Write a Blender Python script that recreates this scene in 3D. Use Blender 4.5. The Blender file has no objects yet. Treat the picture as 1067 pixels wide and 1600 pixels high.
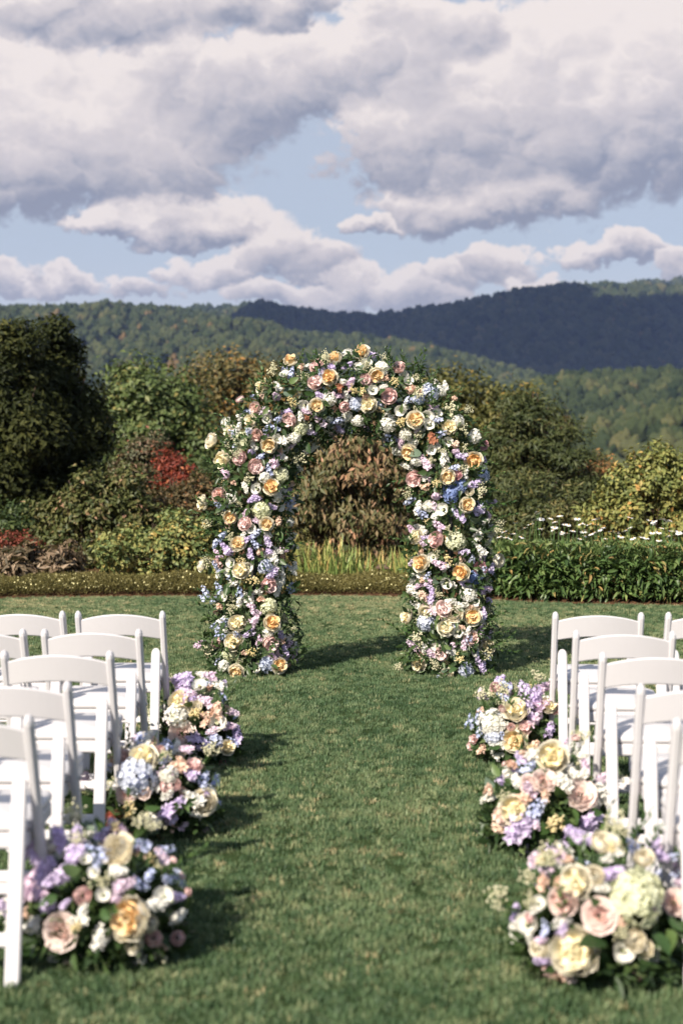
import bpy, math, random
import numpy as np
from mathutils import Vector, Matrix, Euler

PI = math.pi
scene = bpy.context.scene
COL = scene.collection
R = random.Random(7)
NR = np.random.RandomState(11)

# ------------------------------------------------------------------ camera
F = 2223.0                       # focal length in photo pixels (50 mm on a 24 mm wide portrait frame)
PITCH, YAW = math.atan2(800 - 717, F), math.atan2(582 - 533.5, F)
CAM_Z = 1.57
cam_data = bpy.data.cameras.new('camera')
cam_data.sensor_fit = 'HORIZONTAL'
cam_data.sensor_width = 24.0
cam_data.lens = 50.0
cam_data.clip_start = 0.05
cam_data.clip_end = 30000
cam_data.dof.use_dof = True
cam_data.dof.focus_distance = 10.3
cam_data.dof.aperture_fstop = 2.1
cam = bpy.data.objects.new('camera', cam_data)
COL.objects.link(cam)
cam.location = (0, 0, CAM_Z)
cam.rotation_euler = (PI / 2 - PITCH, 0, YAW)
scene.camera = cam
CAM_M = Euler((PI / 2 - PITCH, 0, YAW)).to_matrix()

# ------------------------------------------------------------------ sun, sky, exposure
SUN_EL = math.radians(36)
sd = Vector((-0.552, -0.834, 0)).normalized() * math.cos(SUN_EL)
SUN = Vector((sd.x, sd.y, math.sin(SUN_EL)))
sl = bpy.data.lights.new('sun', 'SUN')
sl.energy = 5.0
sl.angle = math.radians(0.5)
sl.color = (1.0, 0.91, 0.78)
so = bpy.data.objects.new('sun', sl)
COL.objects.link(so)
so.rotation_euler = SUN.to_track_quat('Z', 'Y').to_euler()
so.location = SUN * 60

scene.view_settings.view_transform = 'Standard'
scene.view_settings.look = 'None'
scene.view_settings.exposure = 0.80
scene.view_settings.gamma = 1.0
scene.view_settings.use_curve_mapping = False
scene.render.engine = 'CYCLES'
scene.cycles.use_denoising = True
scene.cycles.max_bounces = 6
scene.cycles.diffuse_bounces = 3
scene.cycles.glossy_bounces = 2
scene.cycles.transmission_bounces = 3
scene.cycles.volume_bounces = 0
scene.cycles.transparent_max_bounces = 4
scene.cycles.caustics_reflective = False
scene.cycles.caustics_refractive = False


class NT:
    """small helper to write node trees as expressions"""
    def __init__(self, tree):
        self.t = tree

    def new(self, kind, **kw):
        n = self.t.nodes.new(kind)
        for k, v in kw.items():
            setattr(n, k, v)
        return n

    def put(self, sock, v):
        if isinstance(v, bpy.types.NodeSocket):
            self.t.links.new(v, sock)
        else:
            sock.default_value = v

    def m(self, op, a, b=None, c=None):
        n = self.new('ShaderNodeMath', operation=op)
        for i, v in enumerate((a, b, c)):
            if v is not None:
                self.put(n.inputs[i], v)
        return n.outputs[0]

    def vm(self, op, a, b=None):
        n = self.new('ShaderNodeVectorMath', operation=op)
        self.put(n.inputs[0], a)
        if b is not None:
            self.put(n.inputs[1], b)
        return n.outputs[0]

    def noise(self, vec, scale, detail=3, rough=0.5, dist=0.0, out=0):
        n = self.new('ShaderNodeTexNoise')
        if vec is not None:
            self.t.links.new(vec, n.inputs['Vector'])
        n.inputs['Scale'].default_value = scale
        n.inputs['Detail'].default_value = detail
        n.inputs['Roughness'].default_value = rough
        n.inputs['Distortion'].default_value = dist
        return n.outputs[out]

    def ramp(self, fac, stops, interp='LINEAR'):
        n = self.new('ShaderNodeValToRGB')
        cr = n.color_ramp
        cr.interpolation = interp
        while len(cr.elements) < len(stops):
            cr.elements.new(0.5)
        for e, (p, c) in zip(cr.elements, stops):
            e.position = p
            e.color = (c[0], c[1], c[2], 1)
        self.put(n.inputs[0], fac)
        return n.outputs[0]

    def mix(self, fac, a, b, blend='MIX'):
        n = self.new('ShaderNodeMix', data_type='RGBA', blend_type=blend)
        self.put(n.inputs[0], fac)
        for s, v in ((n.inputs[6], a), (n.inputs[7], b)):
            if isinstance(v, tuple):
                v = (v[0], v[1], v[2], 1)
            self.put(s, v)
        return n.outputs[2]

    def smooth(self, v, a, b):
        n = self.new('ShaderNodeMapRange', interpolation_type='SMOOTHSTEP')
        self.put(n.inputs[0], v)
        n.inputs[1].default_value = a
        n.inputs[2].default_value = b
        return n.outputs[0]


# the sky: physical sky with broken cumulus cloud over it
world = bpy.data.worlds.new('World')
scene.world = world
world.use_nodes = True
wt = world.node_tree
wt.nodes.clear()
W = NT(wt)
SKY_STRENGTH = 0.1
sky = W.new('ShaderNodeTexSky', sky_type='NISHITA')
sky.sun_disc = False
sky.sun_elevation = SUN_EL
sky.sun_rotation = math.atan2(SUN.x, SUN.y) % (2 * PI)
sky.altitude = 600
sky.air_density = 1.0
sky.dust_density = 1.2
sky.ozone_density = 1.5
tc = W.new('ShaderNodeTexCoord')
dirv = W.vm('NORMALIZE', tc.outputs['Generated'])
sep = W.new('ShaderNodeSeparateXYZ')
wt.links.new(dirv, sep.inputs[0])
dx_, dy_, dz_ = sep.outputs
u = W.m('ARCTAN2', dx_, dy_)
v = W.m('ARCSINE', dz_)
stretch = W.new('ShaderNodeMapping')
stretch.inputs['Scale'].default_value = (1.0, 1.0, 1.35)
wt.links.new(dirv, stretch.inputs[0])
dirs = stretch.outputs[0]
n1 = W.new('ShaderNodeTexNoise')
wt.links.new(dirs, n1.inputs['Vector'])
n1.inputs['Scale'].default_value = 15
n1.inputs['Detail'].default_value = 9
n1.inputs['Roughness'].default_value = 0.62
nsep = W.new('ShaderNodeSeparateXYZ')
wt.links.new(n1.outputs['Color'], nsep.inputs[0])
U = W.m('ADD', W.m('MULTIPLY_ADD', u, 2223.0, 582.0), W.m('MULTIPLY_ADD', nsep.outputs[0], 260.0, -130.0))
V = W.m('ADD', W.m('MULTIPLY_ADD', v, -2223.0, 717.0), W.m('MULTIPLY_ADD', nsep.outputs[1], 150.0, -75.0))
CLOUDS = [  # centre, half width, height above centre, depth below centre, in units of 1/2223 rad round the view
    (120, 250, 300, 170, 110), (330, 150, 180, 90, 110), (-160, 200, 260, 150, 140), (180, 50, 260, 60, 70), (430, 30, 130, 40, 40),
    (800, 200, 270, 170, 155), (640, 130, 130, 110, 90), (960, 200, 190, 190, 110), (1200, 160, 260, 140, 130), (620, 230, 90, 80, 80), (680, 70, 120, 50, 90),
    (470, 140, 120, 70, 70), (760, 325, 180, 50, 34), (905, 205, 42, 34, 22),
    (310, 372, 150, 54, 24), (170, 378, 60, 22, 18), (470, 405, 90, 44, 50), (580, 354, 60, 16, 12), (340, 440, 70, 36, 26), (540, 450, 70, 34, 36),
    (780, 415, 60, 34, 34), (700, 440, 60, 26, 30), (930, 402, 80, 26, 20), (1055, 425, 70, 22, 34), (850, 446, 70, 20, 20), (10, 450, 60, 30, 26),
    (95, 462, 50, 24, 18), (215, 462, 70, 20, 22), (640, 470, 90, 32, 30), (450, 470, 90, 22, 26), (-150, 450, 120, 40, 40), (1250, 430, 120, 40, 40)]
K = 5.0
acc = None
accs = None
accx = None
for (cx, cy, rx, rt, rb) in CLOUDS:
    ax = W.m('MULTIPLY_ADD', U, 1.0 / rx, -cx / rx)
    bb = W.m('MULTIPLY_ADD', V, 1.0 / rb, -cy / rb)
    bt = W.m('MULTIPLY_ADD', V, -1.0 / rt, cy / rt)
    ay = W.m('MAXIMUM', bb, bt)
    b = W.m('SUBTRACT', 1.0, W.m('MULTIPLY_ADD', ax, ax, W.m('MULTIPLY', ay, ay)))
    w = W.m('EXPONENT', W.m('MULTIPLY', W.m('MAXIMUM', b, -4.0), K))
    s = W.m('MULTIPLY', w, W.m('SUBTRACT', W.m('MAXIMUM', W.m('MINIMUM', bb, 1.2), -0.35), W.m('MULTIPLY', W.m('MAXIMUM', bt, 0.0), 0.12)))
    acc = w if acc is None else W.m('ADD', acc, w)
    accs = s if accs is None else W.m('ADD', accs, s)
    sx = W.m('MULTIPLY', w, W.m('MAXIMUM', W.m('MINIMUM', ax, 1.0), -1.0))
    accx = sx if accx is None else W.m('ADD', accx, sx)
# the same broken cloud all round the rest of the sky
inview = W.m('MULTIPLY', W.m('SUBTRACT', 1.0, W.smooth(W.m('ABSOLUTE', u), 0.30, 0.42)), W.m('SUBTRACT', 1.0, W.smooth(v, 0.34, 0.46)))
gn = W.noise(dirs, 3.2, 4, 0.55)
g = W.m('SUBTRACT', W.m('MULTIPLY_ADD', gn, 7.0, -4.6), W.m('MULTIPLY', inview, 6.0))
gw = W.m('EXPONENT', W.m('MULTIPLY', g, K))
acc = W.m('ADD', acc, gw)
S = W.m('DIVIDE', W.m('ADD', accs, W.m('MULTIPLY', gw, 0.1)), acc)
SX = W.m('DIVIDE', accx, acc)
f = W.m('DIVIDE', W.m('LOGARITHM', acc, 2.718281828), K)
def billow(vec, scale):
    """rounded heads of cumulus: folded noise in three octaves"""
    tot = None
    for m_, w_ in ((1.0, .56), (2.1, .29), (4.3, .15)):
        q = W.m('ABSOLUTE', W.m('MULTIPLY_ADD', W.noise(vec, scale * m_, 0, 0.5), 2.0, -1.0))
        q = W.m('MULTIPLY', W.m('SQRT', q), w_)
        tot = q if tot is None else W.m('ADD', tot, q)
    return tot


def shifted(vec, off):
    q = W.new('ShaderNodeMapping')
    q.inputs['Location'].default_value = off
    wt.links.new(vec, q.inputs[0])
    return q.outputs[0]


warpn = W.noise(dirs, 40, 4, 0.55, out=1)
wv = W.vm('ADD', dirs, W.vm('MULTIPLY', W.vm('SUBTRACT', warpn, (0.5, 0.5, 0.5)), (0.035, 0.035, 0.035)))
fine = billow(wv, 17)
fine2 = billow(shifted(wv, (-0.006, 0.0, 0.011)), 17)
cn = W.noise(dirs, 60, 6, 0.6)
f2 = W.m('ADD', W.m('ADD', f, W.m('MULTIPLY_ADD', fine, 1.4, -0.62)), W.m('MULTIPLY_ADD', cn, 0.7, -0.35))
mask = W.smooth(f2, -0.22, 0.24)
relief = W.m('ADD', W.m('MULTIPLY', W.m('SUBTRACT', fine, fine2), 0.75), W.m('MULTIPLY', SX, -0.14))
relief = W.m('ADD', relief, W.m('MULTIPLY_ADD', cn, 0.24, -0.12))
edge = W.m('SUBTRACT', 1.0, W.smooth(f2, 0.05, 0.9))
topside = W.m('SUBTRACT', 1.0, W.smooth(S, -0.35, 0.25))
lit = W.m('ADD', W.m('ADD', W.m('MULTIPLY_ADD', S, -0.80, 0.60), relief), W.m('MULTIPLY', W.m('MULTIPLY', edge, topside), 0.32))
k = 0.62 / SKY_STRENGTH
cloud_col = W.ramp(lit, [(0.0, (.28, .30, .375)), (0.25, (.43, .425, .475)), (0.5, (.585, .545, .565)), (0.75, (.69, .63, .63)), (1.0, (.87, .785, .74))])
cloud_col = W.vm('SCALE', cloud_col, None)
cloud_col.node.inputs[3].default_value = k
clear = W.mix(W.m('MULTIPLY_ADD', W.smooth(v, 0.22, 0.95), -0.62, 0.82), sky.outputs[0], (.485 * k, .52 * k, .585 * k))
final = W.mix(W.m('MULTIPLY', mask, 0.97), clear, cloud_col)
hz = W.m('SUBTRACT', 1.0, W.smooth(v, 0.085, 0.155))
final = W.mix(W.m('MULTIPLY', hz, 0.35), final, (.64 * k, .61 * k, .62 * k))
bg = W.new('ShaderNodeBackground')
wt.links.new(final, bg.inputs[0])
bg.inputs[1].default_value = SKY_STRENGTH
wo = W.new('ShaderNodeOutputWorld')
wt.links.new(bg.outputs[0], wo.inputs[0])
world.cycles.sampling_method = 'MANUAL'
world.cycles.sample_map_resolution = 512


# ------------------------------------------------------------------ helpers
def ray(px, py):
    return CAM_M @ Vector(((px - 533.5) / F, (800 - py) / F, -1.0))


def at(px, py, D):
    """the point at depth Y = D seen at photo pixel (px, py)"""
    r = ray(px, py)
    return Vector((0, 0, CAM_Z)) + r * (D / r.y)


def ppm(D):
    return F / D


def tag(o, label=None, cat=None, group=None, kind=None):
    if label: o['label'] = label
    if cat: o['category'] = cat
    if group: o['group'] = group
    if kind: o['kind'] = kind
    return o


def link(name, me, parent=None):
    o = bpy.data.objects.new(name, me)
    COL.objects.link(o)
    if parent is not None:
        o.parent = parent
    return o


def empty(name, loc=(0, 0, 0), rz=0.0):
    o = bpy.data.objects.new(name, None)
    o.empty_display_size = 0.1
    COL.objects.link(o)
    o.location = loc
    o.rotation_euler = (0, 0, rz)
    return o


def mesh_np(name, Vv, Ff, mats, tint=None, smooth=False, mi=None):
    """mesh from numpy arrays: Vv (n,3), Ff (m,3) or (m,4)"""
    me = bpy.data.meshes.new(name)
    Vv = np.asarray(Vv, dtype=np.float32)
    Ff = np.asarray(Ff, dtype=np.int32)
    m, kk = Ff.shape
    me.vertices.add(len(Vv))
    me.vertices.foreach_set('co', Vv.ravel())
    me.loops.add(m * kk)
    me.loops.foreach_set('vertex_index', Ff.ravel())
    me.polygons.add(m)
    me.polygons.foreach_set('loop_start', np.arange(0, m * kk, kk, dtype=np.int32))
    if mi is not None:
        me.polygons.foreach_set('material_index', np.asarray(mi, dtype=np.int32))
    if smooth:
        me.polygons.foreach_set('use_smooth', np.ones(m, dtype=bool))
    for q in (mats if isinstance(mats, (list, tuple)) else [mats]):
        me.materials.append(q)
    if tint is not None:
        a = me.attributes.new('tint', 'FLOAT', 'POINT')
        a.data.foreach_set('value', np.asarray(tint, dtype=np.float32))
    me.update(calc_edges=True)
    return me


class MB:
    """collects verts / faces with a material index and tint"""
    def __init__(self):
        self.v, self.f, self.mi, self.t = [], [], [], []

    def add(self, verts, faces, mi=0, tint=0.5):
        o = len(self.v)
        self.v += [tuple(p) for p in verts]
        self.t += [tint] * len(verts) if not isinstance(tint, (list, tuple)) else list(tint)
        for fc in faces:
            self.f.append(tuple(o + i for i in fc))
            self.mi.append(mi)

    def mesh(self, name, mats, smooth=False):
        me = bpy.data.meshes.new(name)
        me.from_pydata(self.v, [], self.f)
        for q in (mats if isinstance(mats, (list, tuple)) else [mats]):
            me.materials.append(q)
        me.polygons.foreach_set('material_index', self.mi)
        if smooth:
            me.polygons.foreach_set('use_smooth', [True] * len(self.f))
        a = me.attributes.new('tint', 'FLOAT', 'POINT')
        a.data.foreach_set('value', self.t)
        me.update(calc_edges=True)
        return me

    def tube(self, pts, radii, n=5, mi=0, tint=0.5, cap=True):
        rings = []
        prev = None
        for i, p in enumerate(pts):
            p = Vector(p)
            d = (Vector(pts[min(i + 1, len(pts) - 1)]) - Vector(pts[max(i - 1, 0)])).normalized()
            a = d.orthogonal().normalized() if prev is None else (prev - d * prev.dot(d)).normalized()
            prev = a
            bvec = d.cross(a)
            r = radii[i] if isinstance(radii, (list, tuple)) else radii
            rings.append([p + (a * math.cos(2 * PI * j / n) + bvec * math.sin(2 * PI * j / n)) * r for j in range(n)])
        vs = [q for rg in rings for q in rg]
        fs = []
        for i in range(len(pts) - 1):
            for j in range(n):
                fs.append((i * n + j, i * n + (j + 1) % n, (i + 1) * n + (j + 1) % n, (i + 1) * n + j))
        if cap:
            fs.append(tuple(range(n))[::-1])
            fs.append(tuple((len(pts) - 1) * n + j for j in range(n)))
        self.add(vs, fs, mi, tint)

    def bar(self, pts, side, w, t, ch=0.006, scale=None, mi=0):
        """sweep of a chamfered rectangle (w along 'side', t across) through pts, with flat ends"""
        side = Vector(side).normalized()
        rings = []
        for i, p in enumerate(pts):
            p = Vector(p)
            d = (Vector(pts[min(i + 1, len(pts) - 1)]) - Vector(pts[max(i - 1, 0)])).normalized()
            s_ = (side - d * side.dot(d)).normalized()
            n_ = d.cross(s_)
            k_ = 1.0 if scale is None else scale[i]
            a, b_ = w / 2 * k_, t / 2 * k_
            c = min(ch, a * .9, b_ * .9)
            prof = [(a, b_ - c), (a - c, b_), (-a + c, b_), (-a, b_ - c), (-a, -b_ + c), (-a + c, -b_), (a - c, -b_), (a, -b_ + c)]
            rings.append([p + s_ * x + n_ * y for x, y in prof])
        n = 8
        vs = [q for rg in rings for q in rg]
        fs = []
        for i in range(len(pts) - 1):
            for j in range(n):
                fs.append((i * n + j, (i + 1) * n + j, (i + 1) * n + (j + 1) % n, i * n + (j + 1) % n))
        fs.append(tuple(range(n)))
        fs.append(tuple((len(pts) - 1) * n + j for j in range(n))[::-1])
        self.add(vs, fs, mi)


def new_mat(name):
    m = bpy.data.materials.new(name)
    m.use_nodes = True
    t = m.node_tree
    t.nodes.clear()
    return m, NT(t), t


def finish(n, t, shader):
    o = n.new('ShaderNodeOutputMaterial')
    t.links.new(shader, o.inputs[0])


def leaf_mat(name, stops, trans=0.25, rough=0.55, spec=0.25, attr_type='GEOMETRY', objrand=0.0):
    m, n, t = new_mat(name)
    a = n.new('ShaderNodeAttribute', attribute_name='tint', attribute_type=attr_type)
    fac = a.outputs['Fac']
    if objrand:
        oi = n.new('ShaderNodeObjectInfo')
        fac = n.m('ADD', fac, n.m('MULTIPLY_ADD', oi.outputs['Random'], objrand, -objrand / 2))
    col = n.ramp(fac, stops)
    p = n.new('ShaderNodeBsdfPrincipled')
    t.links.new(col, p.inputs['Base Color'])
    p.inputs['Roughness'].default_value = rough
    p.inputs['Specular IOR Level'].default_value = spec
    sh = p.outputs[0]
    if trans:
        tr = n.new('ShaderNodeBsdfTranslucent')
        t.links.new(n.mix(0.5, col, (.10, .13, .02)), tr.inputs[0])
        mx = n.new('ShaderNodeMixShader')
        mx.inputs[0].default_value = trans
        t.links.new(sh, mx.inputs[1])
        t.links.new(tr.outputs[0], mx.inputs[2])
        sh = mx.outputs[0]
    finish(n, t, sh)
    return m


def petal_mat(name, c1, c2, trans=0.28):
    """petal colour varies between c1 and c2 over petals (tint) and from flower to flower"""
    m, n, t = new_mat(name)
    a = n.new('ShaderNodeAttribute', attribute_name='tint')
    oi = n.new('ShaderNodeObjectInfo')
    fac = n.m('ADD', n.m('MULTIPLY', a.outputs['Fac'], 0.6), n.m('MULTIPLY', oi.outputs['Random'], 0.4))
    col = n.mix(fac, c1, c2)
    d = n.new('ShaderNodeBsdfPrincipled')
    d.inputs['Roughness'].default_value = 0.6
    d.inputs['Specular IOR Level'].default_value = 0.15
    t.links.new(col, d.inputs['Base Color'])
    tr = n.new('ShaderNodeBsdfTranslucent')
    t.links.new(col, tr.inputs[0])
    mx = n.new('ShaderNodeMixShader')
    mx.inputs[0].default_value = trans
    t.links.new(d.outputs[0], mx.inputs[1])
    t.links.new(tr.outputs[0], mx.inputs[2])
    finish(n, t, mx.outputs[0])
    return m


def plain_mat(name, col, rough=0.6, spec=0.3, var=0.0, scale=20):
    m, n, t = new_mat(name)
    p = n.new('ShaderNodeBsdfPrincipled')
    p.inputs['Roughness'].default_value = rough
    p.inputs['Specular IOR Level'].default_value = spec
    if var:
        tcn = n.new('ShaderNodeTexCoord')
        nz = n.noise(tcn.outputs['Object'], scale, 4)
        lo = tuple(c * (1 - var) for c in col)
        hi = tuple(min(1, c * (1 + var)) for c in col)
        t.links.new(n.mix(nz, lo, hi), p.inputs['Base Color'])
    else:
        p.inputs['Base Color'].default_value = (*col, 1)
    finish(n, t, p.outputs[0])
    return m


def unit(a):
    return a / np.maximum(np.linalg.norm(a, axis=1, keepdims=True), 1e-9)


def leaf_arrays(P, A, Nn, L, Wd, tint, fold=0.25, droop=0.15, five=False):
    """P base points, A axis, Nn rough normal, L length, Wd width: returns verts, tris, tint"""
    A = unit(A)
    Sd = unit(np.cross(A, Nn))
    N2 = np.cross(Sd, A)
    L = np.asarray(L).reshape(-1, 1)
    Wd = np.asarray(Wd).reshape(-1, 1)
    n = len(P)
    base = P
    l = P + A * L * .45 + Sd * Wd * .5 + N2 * Wd * fold
    r = P + A * L * .45 - Sd * Wd * .5 + N2 * Wd * fold
    tip = P + A * L - N2 * L * droop
    if five:
        mid = P + A * L * .48
        l2 = P + A * L * .2 + Sd * Wd * .38 + N2 * Wd * fold * .7
        r2 = P + A * L * .2 - Sd * Wd * .38 + N2 * Wd * fold * .7
        l3 = P + A * L * .74 + Sd * Wd * .36 + N2 * (Wd * fold * .7 - L * droop * .4)
        r3 = P + A * L * .74 - Sd * Wd * .36 + N2 * (Wd * fold * .7 - L * droop * .4)
        Vv = np.stack([base, l2, l, l3, tip, r3, r, r2, mid], 1).reshape(-1, 3)
        o = (np.arange(n) * 9)[:, None]
        tri = np.array([[8, 0, 1], [8, 1, 2], [8, 2, 3], [8, 3, 4], [8, 4, 5], [8, 5, 6], [8, 6, 7], [8, 7, 0]])
        Ff = (o[:, :, None] + tri[None]).reshape(-1, 3)
        return Vv, Ff, np.repeat(tint, 9)
    Vv = np.stack([base, l, tip, r], 1).reshape(-1, 3)
    o = (np.arange(n) * 4)[:, None]
    tri = np.array([[0, 1, 2], [0, 2, 3]])
    Ff = (o[:, :, None] + tri[None]).reshape(-1, 3)
    return Vv, Ff, np.repeat(tint, 4)


def rand_dirs(n, rs=NR):
    return unit(rs.normal(size=(n, 3)))


# node group that scatters prototype objects on the vertices of a mesh
def scatter(name, P, rot, scl, idx, tint, protos, kind='stuff'):
    me = bpy.data.meshes.new(name)
    P = np.asarray(P, dtype=np.float32)
    n = len(P)
    me.vertices.add(n)
    me.vertices.foreach_set('co', P.ravel())
    for nm, ty, key, arr in (('rot', 'FLOAT_VECTOR', 'vector', rot), ('scl', 'FLOAT_VECTOR', 'vector', scl),
                             ('vi', 'INT', 'value', idx), ('tint', 'FLOAT', 'value', tint)):
        a = me.attributes.new(nm, ty, 'POINT')
        a.data.foreach_set(key, np.asarray(arr, dtype=np.int32 if ty == 'INT' else np.float32).ravel())
    me.update()
    col = bpy.data.collections.new(name + '_prototypes')
    for i, pm in enumerate(protos):
        o = bpy.data.objects.new('%s_piece_%02d' % (name, i), pm)
        col.objects.link(o)
    ng = bpy.data.node_groups.new(name + '_scatter', 'GeometryNodeTree')
    ng.interface.new_socket('Geometry', in_out='INPUT', socket_type='NodeSocketGeometry')
    ng.interface.new_socket('Geometry', in_out='OUTPUT', socket_type='NodeSocketGeometry')
    gi = ng.nodes.new('NodeGroupInput')
    go = ng.nodes.new('NodeGroupOutput')
    ip = ng.nodes.new('GeometryNodeInstanceOnPoints')
    ci = ng.nodes.new('GeometryNodeCollectionInfo')
    ci.inputs['Collection'].default_value = col
    ci.inputs['Separate Children'].default_value = True
    ci.inputs['Reset Children'].default_value = True
    ip.inputs['Pick Instance'].default_value = True

    def na(nm, ty):
        q = ng.nodes.new('GeometryNodeInputNamedAttribute')
        q.data_type = ty
        q.inputs[0].default_value = nm
        return q.outputs[0]
    ng.links.new(gi.outputs[0], ip.inputs['Points'])
    ng.links.new(ci.outputs[0], ip.inputs['Instance'])
    ng.links.new(na('vi', 'INT'), ip.inputs['Instance Index'])
    ng.links.new(na('rot', 'FLOAT_VECTOR'), ip.inputs['Rotation'])
    ng.links.new(na('scl', 'FLOAT_VECTOR'), ip.inputs['Scale'])
    ng.links.new(ip.outputs[0], go.inputs[0])
    o = link(name, me)
    md = o.modifiers.new('scatter', 'NODES')
    md.node_group = ng
    if kind:
        o['kind'] = kind
    return o


# smooth value noise for terrain and scatter patches
_lat = np.random.RandomState(3).rand(64, 64)


def vnoise(x, y):
    xi, yi = np.floor(x).astype(int), np.floor(y).astype(int)
    fx, fy = x - xi, y - yi
    fx, fy = fx * fx * (3 - 2 * fx), fy * fy * (3 - 2 * fy)
    a, b = _lat[xi % 64, yi % 64], _lat[(xi + 1) % 64, yi % 64]
    c, d = _lat[xi % 64, (yi + 1) % 64], _lat[(xi + 1) % 64, (yi + 1) % 64]
    return (a * (1 - fx) + b * fx) * (1 - fy) + (c * (1 - fx) + d * fx) * fy


def fbm(x, y, o=4):
    s, a, tot = 0, 1.0, 0
    for i in range(o):
        s = s + a * vnoise(x * 2 ** i + 17 * i, y * 2 ** i + 31 * i)
        tot += a
        a *= .5
    return s / tot


def sstep(t):
    t = np.clip(t, 0, 1)
    return t * t * (3 - 2 * t)


# ------------------------------------------------------------------ terrain
# ridge layers: (distance of crest, distance of foot, crest height of trees, [(photo px, photo py) of the skyline])
LAYERS = [
    ('near_hill', 1150, 420, 9, [(-400, 640), (100, 672), (400, 676), (560, 668), (660, 648), (760, 612), (820, 594), (880, 586), (940, 580), (1000, 578), (1067, 574), (1250, 560), (1500, 585), (1900, 610)]),
    ('middle_hill', 2000, 760, 10, [(-800, 560), (-400, 520), (-150, 500), (0, 490), (60, 486), (130, 479), (175, 471), (250, 477), (300, 484), (345, 494), (400, 507), (450, 521), (500, 523), (560, 521), (620, 531), (700, 547), (760, 562), (830, 582), (900, 610), (1000, 640), (1500, 640)]),
    ('dark_ridge', 3300, 1900, 11, [(-900, 560), (-200, 520), (100, 500), (250, 482), (340, 479), (400, 477), (440, 482), (530, 492), (600, 491), (680, 481), (740, 469), (800, 456), (860, 449), (920, 447), (960, 445), (1067, 451), (1250, 470), (1600, 520), (2000, 560)]),
    ('far_ridge', 4600, 3600, 12, [(-900, 560), (400, 530), (700, 490), (800, 458), (850, 450), (880, 446), (920, 455), (960, 448), (1000, 442), (1040, 437), (1067, 439), (1200, 452), (1600, 520)]),
]


def layer_height(L, ang, r):
    nm, Dr, Df, ht, prof = L
    px = np.array([p[0] for p in prof], float)
    pa = np.arctan((px - 582) / F)
    ph = np.array([(717 - p[1]) / F for p in prof])
    zc = np.interp(ang, pa, ph)                 # tangent of the skyline's elevation, measured in depth Y
    far = np.exp(-np.clip(np.abs(ang) - .55, 0, None) * 1.2)
    zc = zc * far + (1 - far) * (.045 + .03 * np.sin(ang * 5 + Dr))
    Yc = Dr * np.where(np.abs(ang) < 1.2, np.cos(np.clip(ang, -1.2, 1.2)), .362)
    crest = zc * Yc + CAM_Z - ht
    x = r * np.sin(ang)
    y = r * np.cos(ang)
    t = (r - Df) / (Dr - Df)
    spur = (fbm(x / (Dr * .07) + 50, y / (Dr * .13) + 50, 3) - .5)
    up = np.clip(t, 0, 1)
    shape = np.where(t < 1, sstep(up) * .35 + up * .65, 1 - np.clip((t - 1) * .55, 0, .8))
    h = -45 + (crest + 45) * shape + spur * (crest + 60) * .55 * np.sin(PI * np.clip(t, 0, 1))
    return np.where(t < 0, -60.0, h)


def ground_height(ang, r):
    y = r * np.cos(ang)
    # the garden is a terrace: flat to 24 m, then falls away to the valley
    base = -np.clip(r - 24, 0, None) * .10
    base = np.maximum(base, -48 + 3 * fbm(r * np.sin(ang) / 90 + 9, y / 90 + 9, 3))
    h = base
    for L in LAYERS:
        h = np.maximum(h, layer_height(L, ang, r))
    return h


angs = np.unique(np.concatenate([np.linspace(-PI, -.4, 60), np.linspace(-.4, .4, 260), np.linspace(.4, PI, 60)]))
angs = angs[:-1] if abs(angs[-1] - PI) < 1e-6 else angs
rads = np.concatenate([[2.0], np.geomspace(6, 60, 14), np.geomspace(70, 6800, 150)])
AA, RR = np.meshgrid(angs, rads)
HH = ground_height(AA, RR)
HH = np.where(RR < 24, 0.0, HH) - .03
GV = np.stack([RR * np.sin(AA), RR * np.cos(AA), HH], -1).reshape(-1, 3)
na_, nr_ = len(angs), len(rads)
ii, jj = np.meshgrid(np.arange(nr_ - 1), np.arange(na_), indexing='ij')
a0 = ii * na_ + jj
a1 = ii * na_ + (jj + 1) % na_
GF = np.stack([a0, a1, a1 + na_, a0 + na_], -1).reshape(-1, 4)
GV = np.vstack([GV, [[0, 0, -.03]]])
m, n, t = new_mat('ground_cover')
geo = n.new('ShaderNodeNewGeometry')
c = n.ramp(n.noise(geo.outputs['Position'], 0.02, 6, .6), [(.3, (.022, .036, .014)), (.55, (.04, .052, .02)), (.75, (.06, .058, .026))])
d = n.new('ShaderNodeBsdfDiffuse')
t.links.new(c, d.inputs[0])
finish(n, t, d.outputs[0])
g_ob = link('ground', mesh_np('ground', GV, GF, m, smooth=True))
g_ob['kind'] = 'structure'
cap = [(0, 0, -.03)] + [(2 * math.sin(q), 2 * math.cos(q), -.03) for q in np.linspace(0, 2 * PI, 25)[:-1]]
g2 = MB()
g2.add(cap, [(0, 1 + (i + 1) % 24, 1 + i) for i in range(24)])
link('ground', g2.mesh('ground', m))['kind'] = 'structure'


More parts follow.
